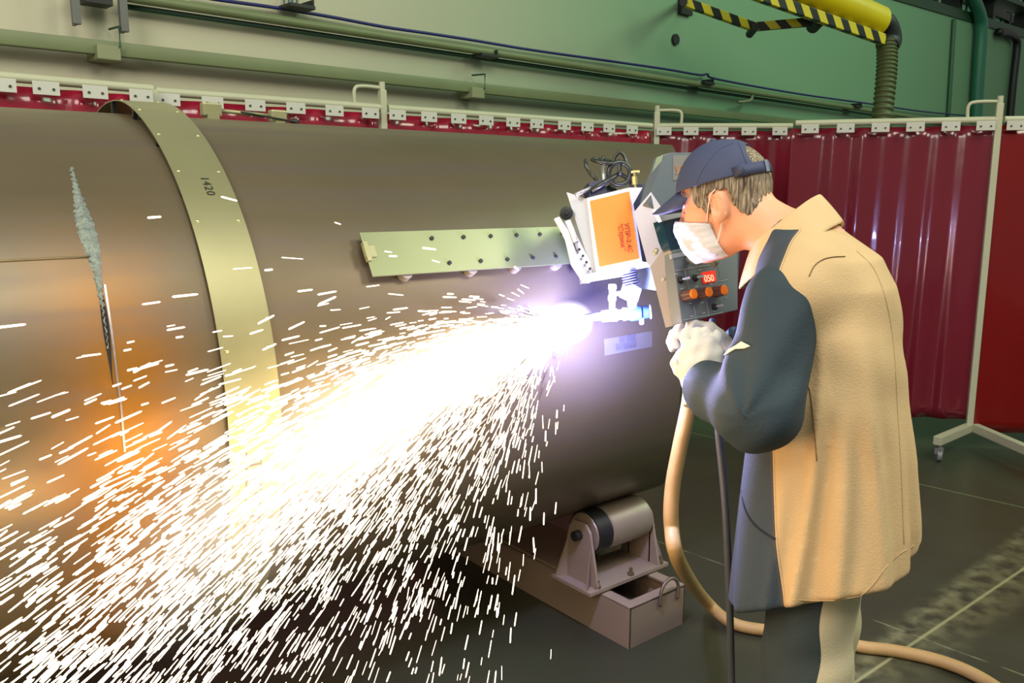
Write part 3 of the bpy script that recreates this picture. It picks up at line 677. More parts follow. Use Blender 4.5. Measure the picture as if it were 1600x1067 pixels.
# side fairing between carriage and cabinet
n4 = Vector((-0.85, -0.5, 0.1)).normalized(); P4 = at(1040, 400, 2.085)
sub('side_fairing', pl([(990, 332), (1017, 300), (1032, 322), (1049, 371), (1016, 417), (1011, 411)], P4, n4, 0.004), mat('pale_lavender_metal', (206, 206, 220), 0.3, 0.4, var=0.06), mach)
sub('side_skirt', pl([(1016, 417), (1049, 371), (1056, 425), (1068, 492), (1062, 506), (1040, 512)], P4 + n4*0.001, n4, 0.004), zinc2, mach)
sub('fairing_gusset', pl([(986, 293), (1004, 293), (989, 320)], at(995, 300, 2.26), n1, 0.003), white_m, mach)
for px, py in ((1037, 372), (1026, 391), (1024, 395), (1040, 368)):
    bm = BM(); c = onplane(px, py, P4, n4); lathe(bm, c, n4, [(0, 0.005), (0.003, 0.005), (0.005, 0.002)], 10); sub('rivet', bm, riv, mach, True)
for px, py in ((1037, 436), (1051, 486)):
    bm = BM(); c = onplane(px, py, P4, n4); lathe(bm, c, n4, [(0, 0.006), (0.002, 0.005), (0.003, 0.002)], 10); sub('rivet', bm, zinc2, mach, True)
# control cabinet
n5 = Vector((-0.06, -0.96, 0.26)).normalized(); P5 = at(1100, 450, 2.11)
cab = sub('control_cabinet', pl([(1050, 391), (1153, 372), (1153, 484), (1066, 505)], P5, n5, 0.035, 0.003), grey_p, mach)
def onp(x, y, off=0.0): return onplane(x, y, P5 + n5*off, n5)
xr = (onp(1126, 455)-onp(1078, 461)).normalized(); dn = n5.cross(xr).normalized()
sub('window_panel', pl([(1034, 344), (1094, 333), (1150, 322), (1153, 384), (1050, 400)], P5 - n5*0.004, n5, 0.03), teal, mach)
sub('window_lower_trim', pl([(1049, 397), (1153, 378), (1153, 383), (1050, 404)], P5 + n5*0.002, n5, 0.008), zinc, mach)
sub('window_upper_trim', pl([(1024, 326), (1064, 322), (1066, 333), (1078, 336), (1034, 346)], P5 + n5*0.010, n5, 0.012, 0.001), zinc, mach)
poly_tube('window_cable', [(1075, 330, 2.08), (1078, 350, 2.07), (1083, 375, 2.07), (1090, 398, 2.08)], 0.002, zinc, 6, 5)
sub('cabinet_hood', pl([(1037, 241), (1050, 238), (1120, 238), (1150, 300), (1130, 322), (1022, 327), (1013, 318), (1022, 288)], P5 - n5*0.03, n5, 0.035, 0.003), grey_d, mach)
sub('hood_label', pl([(1052, 243), (1086, 242), (1083, 276), (1052, 282)], P5 - n5*0.0285, n5, 0.002), mat('hood_label_grey', (122, 120, 116), 0.5), mach)
subtext('hood_writing', 'УПР', onplane(1055, 272, P5 - n5*0.027, n5), xr, n5, 0.030, mat('faded_orange_ink', (196, 128, 84), 0.6), mach, shear=0.3)
sub('hood_side', pl([(1037, 241), (1022, 288), (1013, 318), (1000, 322), (1012, 290), (1026, 246)], P4 - n4*0.05, n4, 0.004), mat('green_grey_metal', (128, 142, 120), 0.35, 0.5), mach)
# controls
led = mat('red_led_glass', (200, 30, 16), 0.3, emit=(235, 36, 14), es=1.5)
dsp = sub('led_display', pl([(1098, 426), (1117, 422.5), (1119, 439), (1101, 442.5)], P5 + n5*0.004, n5, 0.006), led, mach)
subtext('display_digits', '050', onp(1101, 440.5, 0.0045), xr, n5, 0.024, mat('led_digits', (255, 150, 120), 0.4, emit=(255, 140, 110), es=2.5), mach)
for px, py in ((1078, 461), (1102, 458), (1126, 455)):
    c = onp(px-9, py+1.5); bm = BM(); prof = [(0, 0.0150), (0.006, 0.0150), (0.030, 0.0125)]
    x, y, z = basis(n5); n = 24; rings = []
    for h, r in prof: rings.append([bm.verts.new(c + z*h + (x*math.cos(2*PI*i/n)+y*math.sin(2*PI*i/n))*(r*(1.0 if i % 2 else 0.90))) for i in range(n)])
    for A, B in zip(rings, rings[1:]):
        for i in range(n): bm.faces.new((A[i], A[(i+1) % n], B[(i+1) % n], B[i]))
    bm.faces.new(rings[-1]); bm.faces.new(rings[0][::-1])
    k = sub('dial', bm, mat('brown_ribbed_plastic', (92, 62, 58), 0.5), mach)
    bm = BM(); lathe(bm, c + n5*0.030, n5, [(0, 0.0120), (0.003, 0.0120), (0.0045, 0.0105), (0.005, 0.0)], 24); o = obj('dial_cap', bm, mat('orange_dial_cap', (255, 128, 10), 0.4, var=0.03), k, angle=40)
    bpy.context.view_layer.update(); o.matrix_parent_inverse = k.matrix_world.inverted()
for px, py in ((1063, 437), (1086, 434), (1116, 479)):
    c = onp(px, py); bm = BM(); lathe(bm, c, n5, [(0, 0.010), (0.002, 0.010), (0.003, 0.007), (0.007, 0.006)], 16); k = sub('toggle_switch', bm, dark, mach, angle=40)
    bm = BM(); cyl(bm, c + n5*0.006, c + n5*0.018 + xr*0.014, 0.0025, 0.004, n=8); o = obj('toggle_lever', bm, zinc, k); bpy.context.view_layer.update(); o.matrix_parent_inverse = k.matrix_world.inverted()
pale_ink = mat('pale_panel_ink', (168, 176, 172), 0.6)
bm = BM()
for (x0_, y0_, x1_, y1_) in ((1056, 423, 1122, 412), (1070, 422, 1077, 452), (1122, 412, 1128, 440), (1123, 440, 1138, 437), (1084, 477, 1088, 498), (1068, 500, 1130, 488), (1104, 472, 1107, 494)):
    a_, b_ = onp(x0_, y0_, 0.001), onp(x1_, y1_, 0.001); tube(bm, [a_, b_], 0.0008, 4)
sub('panel_lines', bm, pale_ink, mach)
bm = BM()
for (x_, y_) in ((1065, 451), (1088, 448), (1110, 444), (1130, 446), (1093, 422), (1078, 474), (1096, 473), (1118, 466), (1134, 465), (1081, 494), (1099, 489), (1116, 486), (1056, 428)):
    c = onp(x_, y_, 0.001)
    for q in range(-2, 3): prism(bm, [c + xr*(q*0.0026) - dn*0.0016, c + xr*(q*0.0026+0.0016) - dn*0.0016, c + xr*(q*0.0026+0.0016) + dn*0.0016, c + xr*(q*0.0026) + dn*0.0016], n5*0.0006)
sub('panel_legends', bm, pale_ink, mach)
poly_tube('panel_hose_clip', [(1075, 403, 2.09), (1088, 408, 2.07), (1108, 405, 2.07), (1120, 414, 2.07)], 0.010, mat('olive_clip', (112, 118, 104), 0.5), 8, 4)
# mounting box behind cabinet down to the rail
bm = BM(); c0 = onp(1118, 420, -0.036); prism(bm, [c0 + Vector((-.03, 0, -.07)), c0 + Vector((.10, 0, -.07)), c0 + Vector((.10, 0, .22)), c0 + Vector((-.03, 0, .22))], Vector((0, 0.28, 0.0)), 0.004); sub('mounting_box', bm, grey_d, mach)
# top mechanism
def wheel(name, c, axis, r, tr, spokes, m):
    bm = BM(); x, y, z = basis(axis); ring = [c + (x*math.cos(2*PI*i/28)+y*math.sin(2*PI*i/28))*r for i in range(29)]
    tube(bm, ring, tr, 8)
    for s in range(spokes):
        t = 2*PI*s/spokes; tube(bm, [c, c + (x*math.cos(t)+y*math.sin(t))*r], tr*0.8, 6)
    lathe(bm, c - z*0.01, z, [(0, r*0.22), (0.02, r*0.22), (0.024, r*0.1)], 12)
    return sub(name, bm, m, mach, angle=50)
gm = mat('gunmetal', (72, 76, 72), 0.35, 0.7)
wheel('handwheel', at(942, 252, 2.30), Vector((0.0, -0.25, 1)), 0.030, 0.005, 5, gm)
poly_tube('handwheel_stem', [(942, 256, 2.30), (945, 306, 2.30)], 0.0055, zinc, 10)
wheel('tension_wheel', at(968, 271, 2.29), Vector((-0.5, -0.8, 0.1)), 0.030, 0.007, 3, gm)
poly_tube('hose_loop', [(956, 262, 2.31), (961, 245, 2.31), (970, 238, 2.31), (978, 250, 2.31), (984, 268, 2.30), (986, 292, 2.30)], 0.0045, gm, 8, 5)
poly_tube('side_hook', [(915, 250, 2.31), (916, 260, 2.30), (924, 273, 2.30), (932, 282, 2.30), (930, 300, 2.30)], 0.005, gm, 8, 5)
poly_tube('draw_link', [(924, 298, 2.27), (962, 275, 2.27)], 0.007, gm, 8)
sub('motor_block', pl([(920, 285), (945, 280), (949, 302), (921, 309)], at(930, 295, 2.28), n1, 0.05, 0.002), mat('navy_motor_block', (40, 46, 78), 0.4), mach)
sub('gear_cover', pl([(947, 292), (958, 284), (964, 297), (949, 302)], at(955, 292, 2.31), n1, 0.04), gm, mach)
poly_tube('side_link', [(899, 305, 2.27), (922, 294, 2.28)], 0.006, zinc, 8)
bm = BM(); a_ = at(991, 266, 2.28); b_ = at(993, 293, 2.28); cyl(bm, a_, b_, 0.0035, n=8); cyl(bm, at(986, 269, 2.28), at(999, 268, 2.28), 0.004, n=8); cyl(bm, at(991, 276, 2.28), at(992, 288, 2.28), 0.008, n=6)
sub('wing_bolt', bm, mat('brass_yellow', (170, 160, 96), 0.35, 0.6), mach, angle=40)
# torch and its bellows
bm = BM(); a_ = at(982, 420, 2.31); ax_ = (at(987, 446, 2.31)-a_).normalized()
prof = []
for i in range(14): prof.append((i*0.0035, 0.024 if i % 2 else 0.0185))
lathe(bm, a_, ax_, [(-0.001, 0.01)] + prof, 24); sub('bellows', bm, mat('bellows_slate', (88, 92, 118), 0.4), mach)
bm = BM(); box(bm, at(985, 457, 2.31), (0.040, 0.040, 0.042), Matrix.Rotation(0.4, 3, 'Y'), 0.005); cyl(bm, at(986, 440, 2.31), at(988, 478, 2.31), 0.013, n=14); sub('torch_clamp', bm, white_m, mach)
bm = BM(); lathe(bm, at(956, 482, 2.30), (0, 0, 1), [(0, 0.008), (0.02, 0.008), (0.021, 0.011), (0.036, 0.011), (0.037, 0.009), (0.052, 0.009), (0.053, 0.0115), (0.066, 0.0105)], 16)
cyl(bm, at(960, 459, 2.30), at(982, 456, 2.31), 0.006, n=10); sub('gas_valve', bm, white_m, mach, angle=40)
T0, T1 = at(1015, 487, 2.31), at(905, 497, 2.335); ax_ = (T1-T0).normalized(); Lt = (T1-T0).length
bm = BM(); lathe(bm, T0, ax_, [(0, 0.010), (0.002, 0.017), (0.016, 0.018), (0.018, 0.013), (0.022, 0.020), (0.05, 0.022), (0.06, 0.017)], 24); sub('torch_body', bm, mat('torch_navy', (36, 62, 110), 0.35), mach, angle=40)
bm = BM(); lathe(bm, T0 + ax_*0.06, ax_, [(0, 0.017), (0.012, 0.019), (0.014, 0.014), (0.026, 0.014), (0.028, 0.018), (0.045, 0.018), (0.047, 0.013)], 12); sub('torch_nut', bm, white_m, mach, angle=40)
bm = BM(); lathe(bm, T0 + ax_*0.105, ax_, [(0, 0.013), (0.003, 0.0175), (0.026, 0.0165), (0.028, 0.012)], 12); sub('torch_collar', bm, mat('brass_collar', (186, 172, 156), 0.35, 0.4), mach, angle=40)
bm = BM(); lathe(bm, T0 + ax_*0.132, ax_, [(0, 0.013), (Lt-0.150, 0.0105), (Lt-0.132, 0.006)], 18); sub('torch_nozzle', bm, mat('nozzle_metal', (120, 120, 170), 0.3, 0.6), mach, angle=40)
bm = BM(); cyl(bm, T0 - ax_*0.004, T0 + ax_*0.0005, 0.020, n=20); cyl(bm, at(1003, 488, 2.31), at(1003, 506, 2.32), 0.007, n=10); sub('torch_cap', bm, zinc, mach, angle=40)

# hoses
tan_h = mat('tan_hose_cover', (172, 142, 88), rough=0.6, var=0.2, vscale=14, bump=0.1)
hp = [at(1082, 505, 2.22), at(1078, 560, 2.24), at(1078, 620, 2.26), at(1062, 700, 2.28), at(1051, 760, 2.29), at(1049, 820, 2.29), at(1062, 880, 2.30)]
g = [onz(1100, 935, 0.10), onz(1142, 972, 0.03), onz(1200, 985, 0.022), onz(1270, 990, 0.022), onz(1340, 1009, 0.022), onz(1400, 1017, 0.022), onz(1470, 1033, 0.022), onz(1530, 1058, 0.022), onz(1600, 1105, 0.022)]
bm = BM(); tube(bm, catmull(hp + g, 10), 0.0205, 14); tag(obj('supply_hose', bm, tan_h, smooth=True), 'thick tan hose drooping from the machine and looping over the floor behind the worker', 'hose')
bm = BM(); tube(bm, catmull([at(1113, 500, 2.18), at(1117, 590, 2.05), at(1122, 670, 2.0), at(1129, 740, 1.98), at(1135, 820, 1.97), at(1140, 940, 1.98), at(1143, 1060, 2.0), at(1144, 1110, 2.02), onz(1150, 1150, 0.02), onz(1200, 1200, 0.012), onz(1300, 1290, 0.012)], 8), 0.0085, 10)
tag(obj('power_cable', bm, mat('grey_cable', (66, 70, 72), 0.45), smooth=True), 'slim dark grey cable hanging straight down in front of the worker', 'cable')

# ================================================================== THE WORKER
def surface_nets(fn, lo, hi, h, B=24):
    """closed surface of fn < 0 by naive surface nets, evaluated block by block"""
    lo, hi = np.array(lo, float), np.array(hi, float); n = np.ceil((hi-lo)/h).astype(int)+1
    V, K, Q = [], [], []
    for bx in range(0, n[0], B):
        for by in range(0, n[1], B):
            for bz in range(0, n[2], B):
                c = lo + (np.array([bx, by, bz]) + B/2)*h
                if abs(fn(c[None])[0]) > B*h*1.25: continue
                g = [np.arange(b-1, b+B+1) for b in (bx, by, bz)]          # nodes: one extra layer on each side
                X = np.stack(np.meshgrid(*g, indexing='ij'), -1)
                D = fn((lo + X.reshape(-1, 3)*h)).reshape(X.shape[:3])
                S = D < 0
                if S.all() or not S.any(): continue
                m = D.shape[0]-1
                acc = np.zeros((m, m, m, 3)); cnt = np.zeros((m, m, m))
                for ax in range(3):
                    a = [slice(None)]*3; b = [slice(None)]*3; a[ax] = slice(0, m); b[ax] = slice(1, m+1)
                    d0, d1 = D[tuple(a)], D[tuple(b)]; cr = (d0 < 0) != (d1 < 0)
                    t = np.where(cr, d0/np.where(cr, d0-d1, 1), 0)
                    o = [q for q in range(3) if q != ax]
                    for i in (0, 1):
                        for j in (0, 1):
                            s = [slice(None)]*3; s[o[0]] = slice(i, i+m); s[o[1]] = slice(j, j+m)
                            c_, t_ = cr[tuple(s)], t[tuple(s)]; cnt += c_
                            acc[..., ax] += c_*t_; acc[..., o[0]] += c_*i; acc[..., o[1]] += c_*j
                idx = np.argwhere(cnt > 0)
                p = acc[tuple(idx.T)]/cnt[tuple(idx.T)][:, None]
                gi = idx + np.array([bx-1, by-1, bz-1])
                V.append(lo + (gi+p)*h); K.append(gi)
                # quads around crossing edges owned by this block (node index inside [1, B])
                for ax in range(3):
                    a = [slice(1, B+1)]*3; b = list(a); b[ax] = slice(2, B+2)
                    e0, e1 = S[tuple(a)], S[tuple(b)]; w = np.argwhere(e0 != e1)
                    if not len(w): continue
                    sg = e0[tuple(w.T)]; w = w + np.array([bx, by, bz])
                    u, v = (ax+1) % 3, (ax+2) % 3; du = np.zeros(3, int); dv = np.zeros(3, int); du[u] = 1; dv[v] = 1
                    q = np.stack([w-du-dv, w-dv, w, w-du], 1); q[~sg] = q[~sg][:, ::-1]; Q.append(q)
    V = np.concatenate(V); K = np.concatenate(K); Q = np.concatenate(Q)
    key = lambda k: ((k[..., 0]+2).astype(np.int64)*4096 + (k[..., 1]+2))*4096 + (k[..., 2]+2)
    kk, first = np.unique(key(K), return_index=True); V = V[first]
    qi = key(Q); pos = np.searchsorted(kk, qi); pos = np.clip(pos, 0, len(kk)-1); ok = (kk[pos] == qi).all(1)
    return V, pos[ok]
def sdf_obj(name, fn, lo, hi, h, m, parent, smooth_it=2):
    V, Qd = surface_nets(fn, lo, hi, h)
    for _ in range(smooth_it):                                              # light laplacian smoothing
        acc = np.zeros_like(V); c = np.zeros(len(V))
        for i in range(4):
            a, b = Qd[:, i], Qd[:, (i+1) % 4]
            np.add.at(acc, a, V[b]); np.add.at(c, a, 1); np.add.at(acc, b, V[a]); np.add.at(c, b, 1)
        V = V*0.5 + 0.5*acc/np.maximum(c, 1)[:, None]
    me = bpy.data.meshes.new(name)
    me.vertices.add(len(V)); me.vertices.foreach_set('co', V.ravel())
    me.loops.add(Qd.size); me.loops.foreach_set('vertex_index', Qd.ravel())
    me.polygons.add(len(Qd)); me.polygons.foreach_set('loop_start', np.arange(0, Qd.size, 4)); me.polygons.foreach_set('loop_total', np.full(len(Qd), 4))
    me.update(calc_edges=True); me.validate()
    return link(name, me, m, parent, True)
A3 = lambda *v: np.array(v, float)
def sm(a, b, k):
    h = np.clip(0.5+0.5*(b-a)/k, 0, 1); return b*(1-h)+a*h - k*h*(1-h)
def smax(a, b, k): return -sm(-a, -b, k)
def ell(P, c, r, Rm=None):
    q = P - A3(*c)
    if Rm is not None: q = q @ Rm
    r = A3(*r); k0 = np.linalg.norm(q/r, axis=1); k1 = np.linalg.norm(q/(r*r), axis=1); return k0*(k0-1)/np.maximum(k1, 1e-9)
def cap(P, a, b, r1, r2=None):
    r2 = r1 if r2 is None else r2; a, b = A3(*a), A3(*b); d = b-a; t = np.clip(((P-a)@d)/(d@d), 0, 1)
    return np.linalg.norm(P-(a+t[:, None]*d), axis=1) - (r1+(r2-r1)*t)
def rot3(ax, deg): return np.array(Matrix.Rotation(math.radians(deg), 3, ax))

PO = Vector((-1.114, -1.479, 0)); FWD = Vector((-0.35, 0.94, 0)).normalized()
man = empty('person', PO, 'person in navy cap, white mask and tan and navy work coat bending over the controls', 'person', rot=(0, 0, math.atan2(FWD.y, FWD.x)))
bpy.context.view_layer.update(); MI = man.matrix_world.inverted()
def loc(x, y, t): return np.array(MI @ at(x, y, t))
def locl(x, y, l):
    n = man.matrix_world.to_3x3() @ Vector((0, 1, 0)); return np.array(MI @ onplane(x, y, man.matrix_world @ Vector((0, l, 0)), n))

# head frame
HP = math.radians(16); HC = A3(0.262, 0.0, 1.478)
HR = np.stack([A3(math.cos(HP), 0, -math.sin(HP)), A3(0, 1, 0), A3(math.sin(HP), 0, math.cos(HP))])   # rows: head axes in body frame
def toh(P): return (P-HC) @ HR.T
def fromh(p): return HC + A3(*p) @ HR
def cranium(q): return sm(ell(q, (-.014, 0, .040), (.094, .076, .092)), ell(q, (.022, 0, .02), (.072, .064, .085)), 0.02)
def face(q, ears=True):
    d = cranium(q)
    d = sm(d, ell(q, (.036, 0, -.035), (.056, .056, .075)), 0.025)
    d = sm(d, ell(q, (.022, 0, -.075), (.055, .055, .036)), 0.025)
    d = sm(d, ell(q, (.070, 0, -.098), (.022, .024, .018)), 0.02)
    for s in (1, -1):
        d = sm(d, ell(q, (.058, s*.036, -.022), (.030, .022, .026)), 0.02)
        d = smax(d, -ell(q, (.100, s*.031, .010), (.016, .019, .012)), 0.010)
        d = sm(d, ell(q, (.088, s*.030, .030), (.010, .022, .007)), 0.012)
    d = sm(d, cap(q, (.092, 0, .012), (.112, 0, -.026), .008, .012), 0.010)
    d = sm(d, ell(q, (.104, .010, -.030), (.010, .007, .007)), 0.005); d = sm(d, ell(q, (.104, -.010, -.030), (.010, .007, .007)), 0.005)
    d = sm(d, ell(q, (.095, 0, -.056), (.010, .022, .006)), 0.006); d = sm(d, ell(q, (.092, 0, -.067), (.010, .020, .006)), 0.006)
    if ears:
        Re = rot3('Y', -14)
        for s in (1, -1):
            e = ell(q, (-.010, s*.079, -.004), (.0195, .010, .034), Re @ rot3('Z', s*18))
            e = smax(e, -ell(q, (-.005, s*.089, .002), (.0125, .010, .023), Re), 0.003)
            e = sm(e, ell(q, (-.002, s*.077, -.030), (.009, .006, .011)), 0.006)
            e = sm(e, cap(q, (-.010, s*.083, .012), (-.012, s*.084, -.012), .003), 0.004)
            d = sm(d, e, 0.006)
    return d
neck_a = fromh((-.040, 0, -.030)); neck_b = A3(.085, 0, 1.385)
SHL, SHR = A3(.055, .165, 1.335), A3(.075, -.165, 1.330)
ELL_, ELR = A3(.098, .270, 1.085), A3(.190, -.235, 1.080)
WRL = locl(1096, 602, 0.135); WRR = A3(.300, -.150, 1.120)
HIPL, HIPR = A3(0, .095, .86), A3(.01, -.095, .86)
KNL, KNR = A3(.035, .10, .47), A3(.05, -.10, .47)
ANL, ANR = A3(.0, .11, .08), A3(.02, -.11, .08)
def body(P):
    q = toh(P)
    far = np.linalg.norm(q, axis=1)
    d = np.where(far < 0.22, 1.0, far-0.15)
    nr = far < 0.22
    if nr.any(): d[nr] = face(q[nr])
    d = sm(d, cap(P, neck_a, neck_b, .060, .066), 0.03)
    t = sm(ell(P, (.06, 0, 1.28), (.10, .165, .17)), ell(P, (.02, 0, 1.02), (.095, .15, .22)), 0.06)
    t = sm(t, ell(P, (.0, 0, .90), (.10, .16, .12)), 0.05)
    d = sm(d, t, 0.05)
    for a, b, c, rs in ((SHL, ELL_, WRL, (.052, .040, .027)), (SHR, ELR, WRR, (.052, .040, .027)), (HIPL, KNL, ANL, (.080, .055, .038)), (HIPR, KNR, ANR, (.080, .055, .038))):
        d = sm(d, cap(P, a, b, rs[0], rs[1]), 0.03); d = sm(d, cap(P, b, c, rs[1], rs[2]), 0.015)
    return d
skin = mat('skin', (236, 170, 132), rough=0.5, var=0.07, vscale=30, bump=0.03, bscale=90)
skin.node_tree.nodes['Principled BSDF'].inputs['Subsurface Weight'].default_value = 0.12
skin.node_tree.nodes['Principled BSDF'].inputs['Subsurface Radius'].default_value = (0.01, 0.004, 0.002)
sdf_obj('body', body, (-.2, -.36, .02), (.46, .36, 1.66), 0.0034, skin, man, 1)
for s in (1, -1):
    bm = BM(); bmesh.ops.create_uvsphere(bm, u_segments=16, v_segments=10, radius=0.0105, matrix=Matrix.Translation(Vector(fromh((.0745, s*.031, .010))))); e = obj('eye', bm, mat('eye_white', (225, 222, 215), 0.2), man, True)
    bm = BM(); bmesh.ops.create_uvsphere(bm, u_segments=12, v_segments=8, radius=0.0055, matrix=Matrix.Translation(Vector(fromh((.0820, s*.031, .008))))); obj('iris', bm, mat('iris_brown', (50, 32, 22), 0.2), e, True)
    bm = BM(); tube(bm, catmull([Vector(fromh((.099, s*.016, .030))), Vector(fromh((.097, s*.032, .036))), Vector(fromh((.083, s*.048, .030)))], 5), 0.0035, 6); obj('eyebrow', bm, mat('brow_grey', (86, 74, 62), 0.8), man, True)

# hair: short grizzled shell below the cap
hair_m = mat('grizzled_hair', (116, 100, 78), rough=0.7, var=0.3, vscale=10)
nt = hair_m.node_tree; b = nt.nodes['Principled BSDF']; tc = nt.nodes.new('ShaderNodeTexCoord'); mp = nt.nodes.new('ShaderNodeMapping'); mp.inputs['Scale'].default_value = (260, 260, 22); mp.inputs['Rotation'].default_value = (0, 0.5, 0)
nt.links.new(tc.outputs['Object'], mp.inputs[0]); nz = nt.nodes.new('ShaderNodeTexNoise'); nz.inputs['Scale'].default_value = 1; nz.inputs['Detail'].default_value = 3; nt.links.new(mp.outputs[0], nz.inputs['Vector'])
rr = nt.nodes.new('ShaderNodeMapRange'); rr.inputs['From Min'].default_value = 0.35; rr.inputs['From Max'].default_value = 0.65; nt.links.new(nz.outputs['Fac'], rr.inputs[0])
nt.links.new(mixcol(nt, rr.outputs[0], (64, 50, 38), (172, 158, 132)), b.inputs['Base Color'])
bp = nt.nodes.new('ShaderNodeBump'); bp.inputs['Strength'].default_value = 0.8; bp.inputs['Distance'].default_value = 0.004; nt.links.new(nz.outputs['Fac'], bp.inputs['Height']); nt.links.new(bp.outputs[0], b.inputs['Normal'])
def hair(P):
    q = toh(P); x, y, z = q.T
    tuft = 0.0012*np.sin(x*900+z*200)*np.sin(y*800) + 0.0010*np.sin((x*0.9+z*0.4)*620+y*300)
    d = sm(cranium(q), ell(q, (-.050, 0, -.030), (.050, .058, .045)), 0.02) - 0.0055 - tuft
    fr = x - (0.052 - 0.0*z)                                    # hairline at the temple
    d = smax(d, fr, 0.006)
    lowf = -0.012 + 0.55*(-0.030-x)                             # lower edge: in front of ear high, drops to the nape
    low = np.where(x > -0.004, -0.018 - 0*x, np.maximum(-0.075, 0.012 + 1.15*(x+0.034)))
    low = np.where((x > -0.036) & (x <= -0.004), 0.022, low) if False else low
    low = np.where(x > 0.012, -0.022 + 1.1*(x-0.012), np.where(x > -0.036, 0.030, np.maximum(-0.050 - 0.25*(x+0.06), -0.010 + 1.3*(x+0.036))))
    low = low + 0.004*np.sin(x*420)
    d = smax(d, low - z, 0.005)
    d = smax(d, z - 0.085, 0.004)
    return d
def hair_full(P):
    q = toh(P); x, y, z = q.T
    top = smax(cranium(q) - 0.0060, 0.03 - z, 0.004)
    return np.minimum(hair(P), smax(top, x+0.02, 0.004))
sdf_obj('hair', hair_full, (.08, -.11, 1.36), (.40, .11, 1.66), 0.0025, hair_m, man, 1)

# cap
cap_m = mat('navy_cap_cotton', (62, 70, 100), rough=0.75, var=0.07, vscale=30, bump=0.08, bscale=300)
def capf(P):
    q = toh(P); x, y, z = q.T
    o = ell(q, (-.006, 0, .040), (.108, .089, .108)); 
    seam = 0.0012*np.exp(-(np.abs(y)/0.003)**2)
    o = o - seam - 0.0015*np.sin(z*55+x*20)*np.sin(x*40+y*15)
    d = smax(o, -(o+0.006), 0.002)
    edge = 0.026 - 0.20*(x-0.03) ; edge = 0.052 + 0.03*x
    d = smax(d, edge - z, 0.003)
    # arched opening at the back above the strap
    hole = np.linalg.norm(np.stack([(y)/1.0, (z-0.074)/1.0], 1), axis=1) - 0.043
    hole = np.maximum(hole, x + 0.050); hole = np.maximum(hole, 0.072 - z)
    d = smax(d, -hole, 0.003)
    return d
sdf_obj('cap', capf, (.08, -.13, 1.40), (.42, .13, 1.67), 0.0024, cap_m, man, 1)
# peak: curved slab
bm = BM(); rows = []
for i in range(13):
    a = -1 + 2*i/12; row = []
    for j in range(9):
        v = j/8; yy = a*(0.072 - 0.010*v*v)*math.sqrt(max(0.02, 1-0.35*v*v)); 
        base = 0.096*math.sqrt(max(0.0, 1-(a*0.78)**2))
        ln = 0.078*math.sqrt(max(0, 1-(abs(a)**2.6)*0.92)); xx = base + ln*v
        row.append(bm.verts.new(Vector(fromh((xx-.002, yy, 0.062 - 0.30*(xx-0.09) - 0.036*(a**2) - 0.010*v)))))
    rows.append(row)
for A, B in zip(rows, rows[1:]):
    for j in range(8): bm.faces.new((A[j], A[j+1], B[j+1], B[j]))
pk = obj('cap_peak', bm, cap_m, man, True); md = pk.modifiers.new('s', 'SOLIDIFY'); md.thickness = 0.0035; md.offset = 0
bm = BM(); bmesh.ops.create_uvsphere(bm, u_segments=12, v_segments=8, radius=0.007, matrix=Matrix.Translation(Vector(fromh((-.006, 0, .148))))); obj('cap_button', bm, cap_m, man, True)
bm = BM(); rows = []
for i in range(17):
    a = math.radians(-62 + 124*i/16); cx, cy = -.008-0.111*math.cos(a), 0.090*math.sin(a)
    rows.append([bm.verts.new(Vector(fromh((cx*s_, cy*s_, z_)))) for z_, s_ in ((0.046, 1.0), (0.070, 0.97))])
rows.append([bm.verts.new(Vector(fromh((-.085, .090, z_)))) for z_ in (0.052, 0.070)])
for A, B in zip(rows, rows[1:]): bm.faces.new((A[0], A[1], B[1], B[0]))
st_ = obj('cap_strap', bm, cap_m, man, True); md = st_.modifiers.new('s', 'SOLIDIFY'); md.thickness = 0.003
bm = BM(); box(bm, (0, 0, 0), (0.004, 0.012, 0.026)); bk = obj('strap_buckle', bm, mat('buckle_pale', (150, 160, 180), 0.3, 0.4), st_)
bk.matrix_basis = Matrix.Translation(Vector(fromh((-.116, .020, .058)))) @ Matrix.Rotation(0.28, 4, 'Y')

# mask
mask_m = mat('white_mask_fabric', (206, 212, 222), rough=0.8, var=0.04, vscale=20, bump=0.1, bscale=120)
def mask(P):
    q = toh(P); x, y, z = q.T
    f_ = sm(face(q, False), ell(q, (.085, 0, -.045), (.034, .036, .058)), 0.02)
    pl_ = 0.0004*np.sin(z*430)
    d = smax(f_ - 0.0055 - pl_, -(f_ - 0.002), 0.0015)
    top = z - (-0.012 + 0.30*(x-0.09)); bot = -0.114 - z; back = 0.018 - x + 0.15*(z+0.06)
    return smax(smax(smax(d, top, 0.003), bot, 0.003), back, 0.003)
sdf_obj('face_mask', mask, (.14, -.10, 1.32), (.40, .10, 1.50), 0.0022, mask_m, man, 1)
for s in (1, -1):
    for pts in (((.030, s*.062, -.030), (.016, s*.074, .000), (.002, s*.083, .024), (-.012, s*.085, .034)), ((.022, s*.060, -.085), (.004, s*.068, -.056), (-.010, s*.076, -.034), (-.022, s*.080, -.020))):
        bm = BM(); tube(bm, catmull([Vector(fromh(p)) for p in pts], 6), 0.0014, 6); obj('mask_loop', bm, mat('mask_elastic', (240, 236, 232), 0.6), man, True)

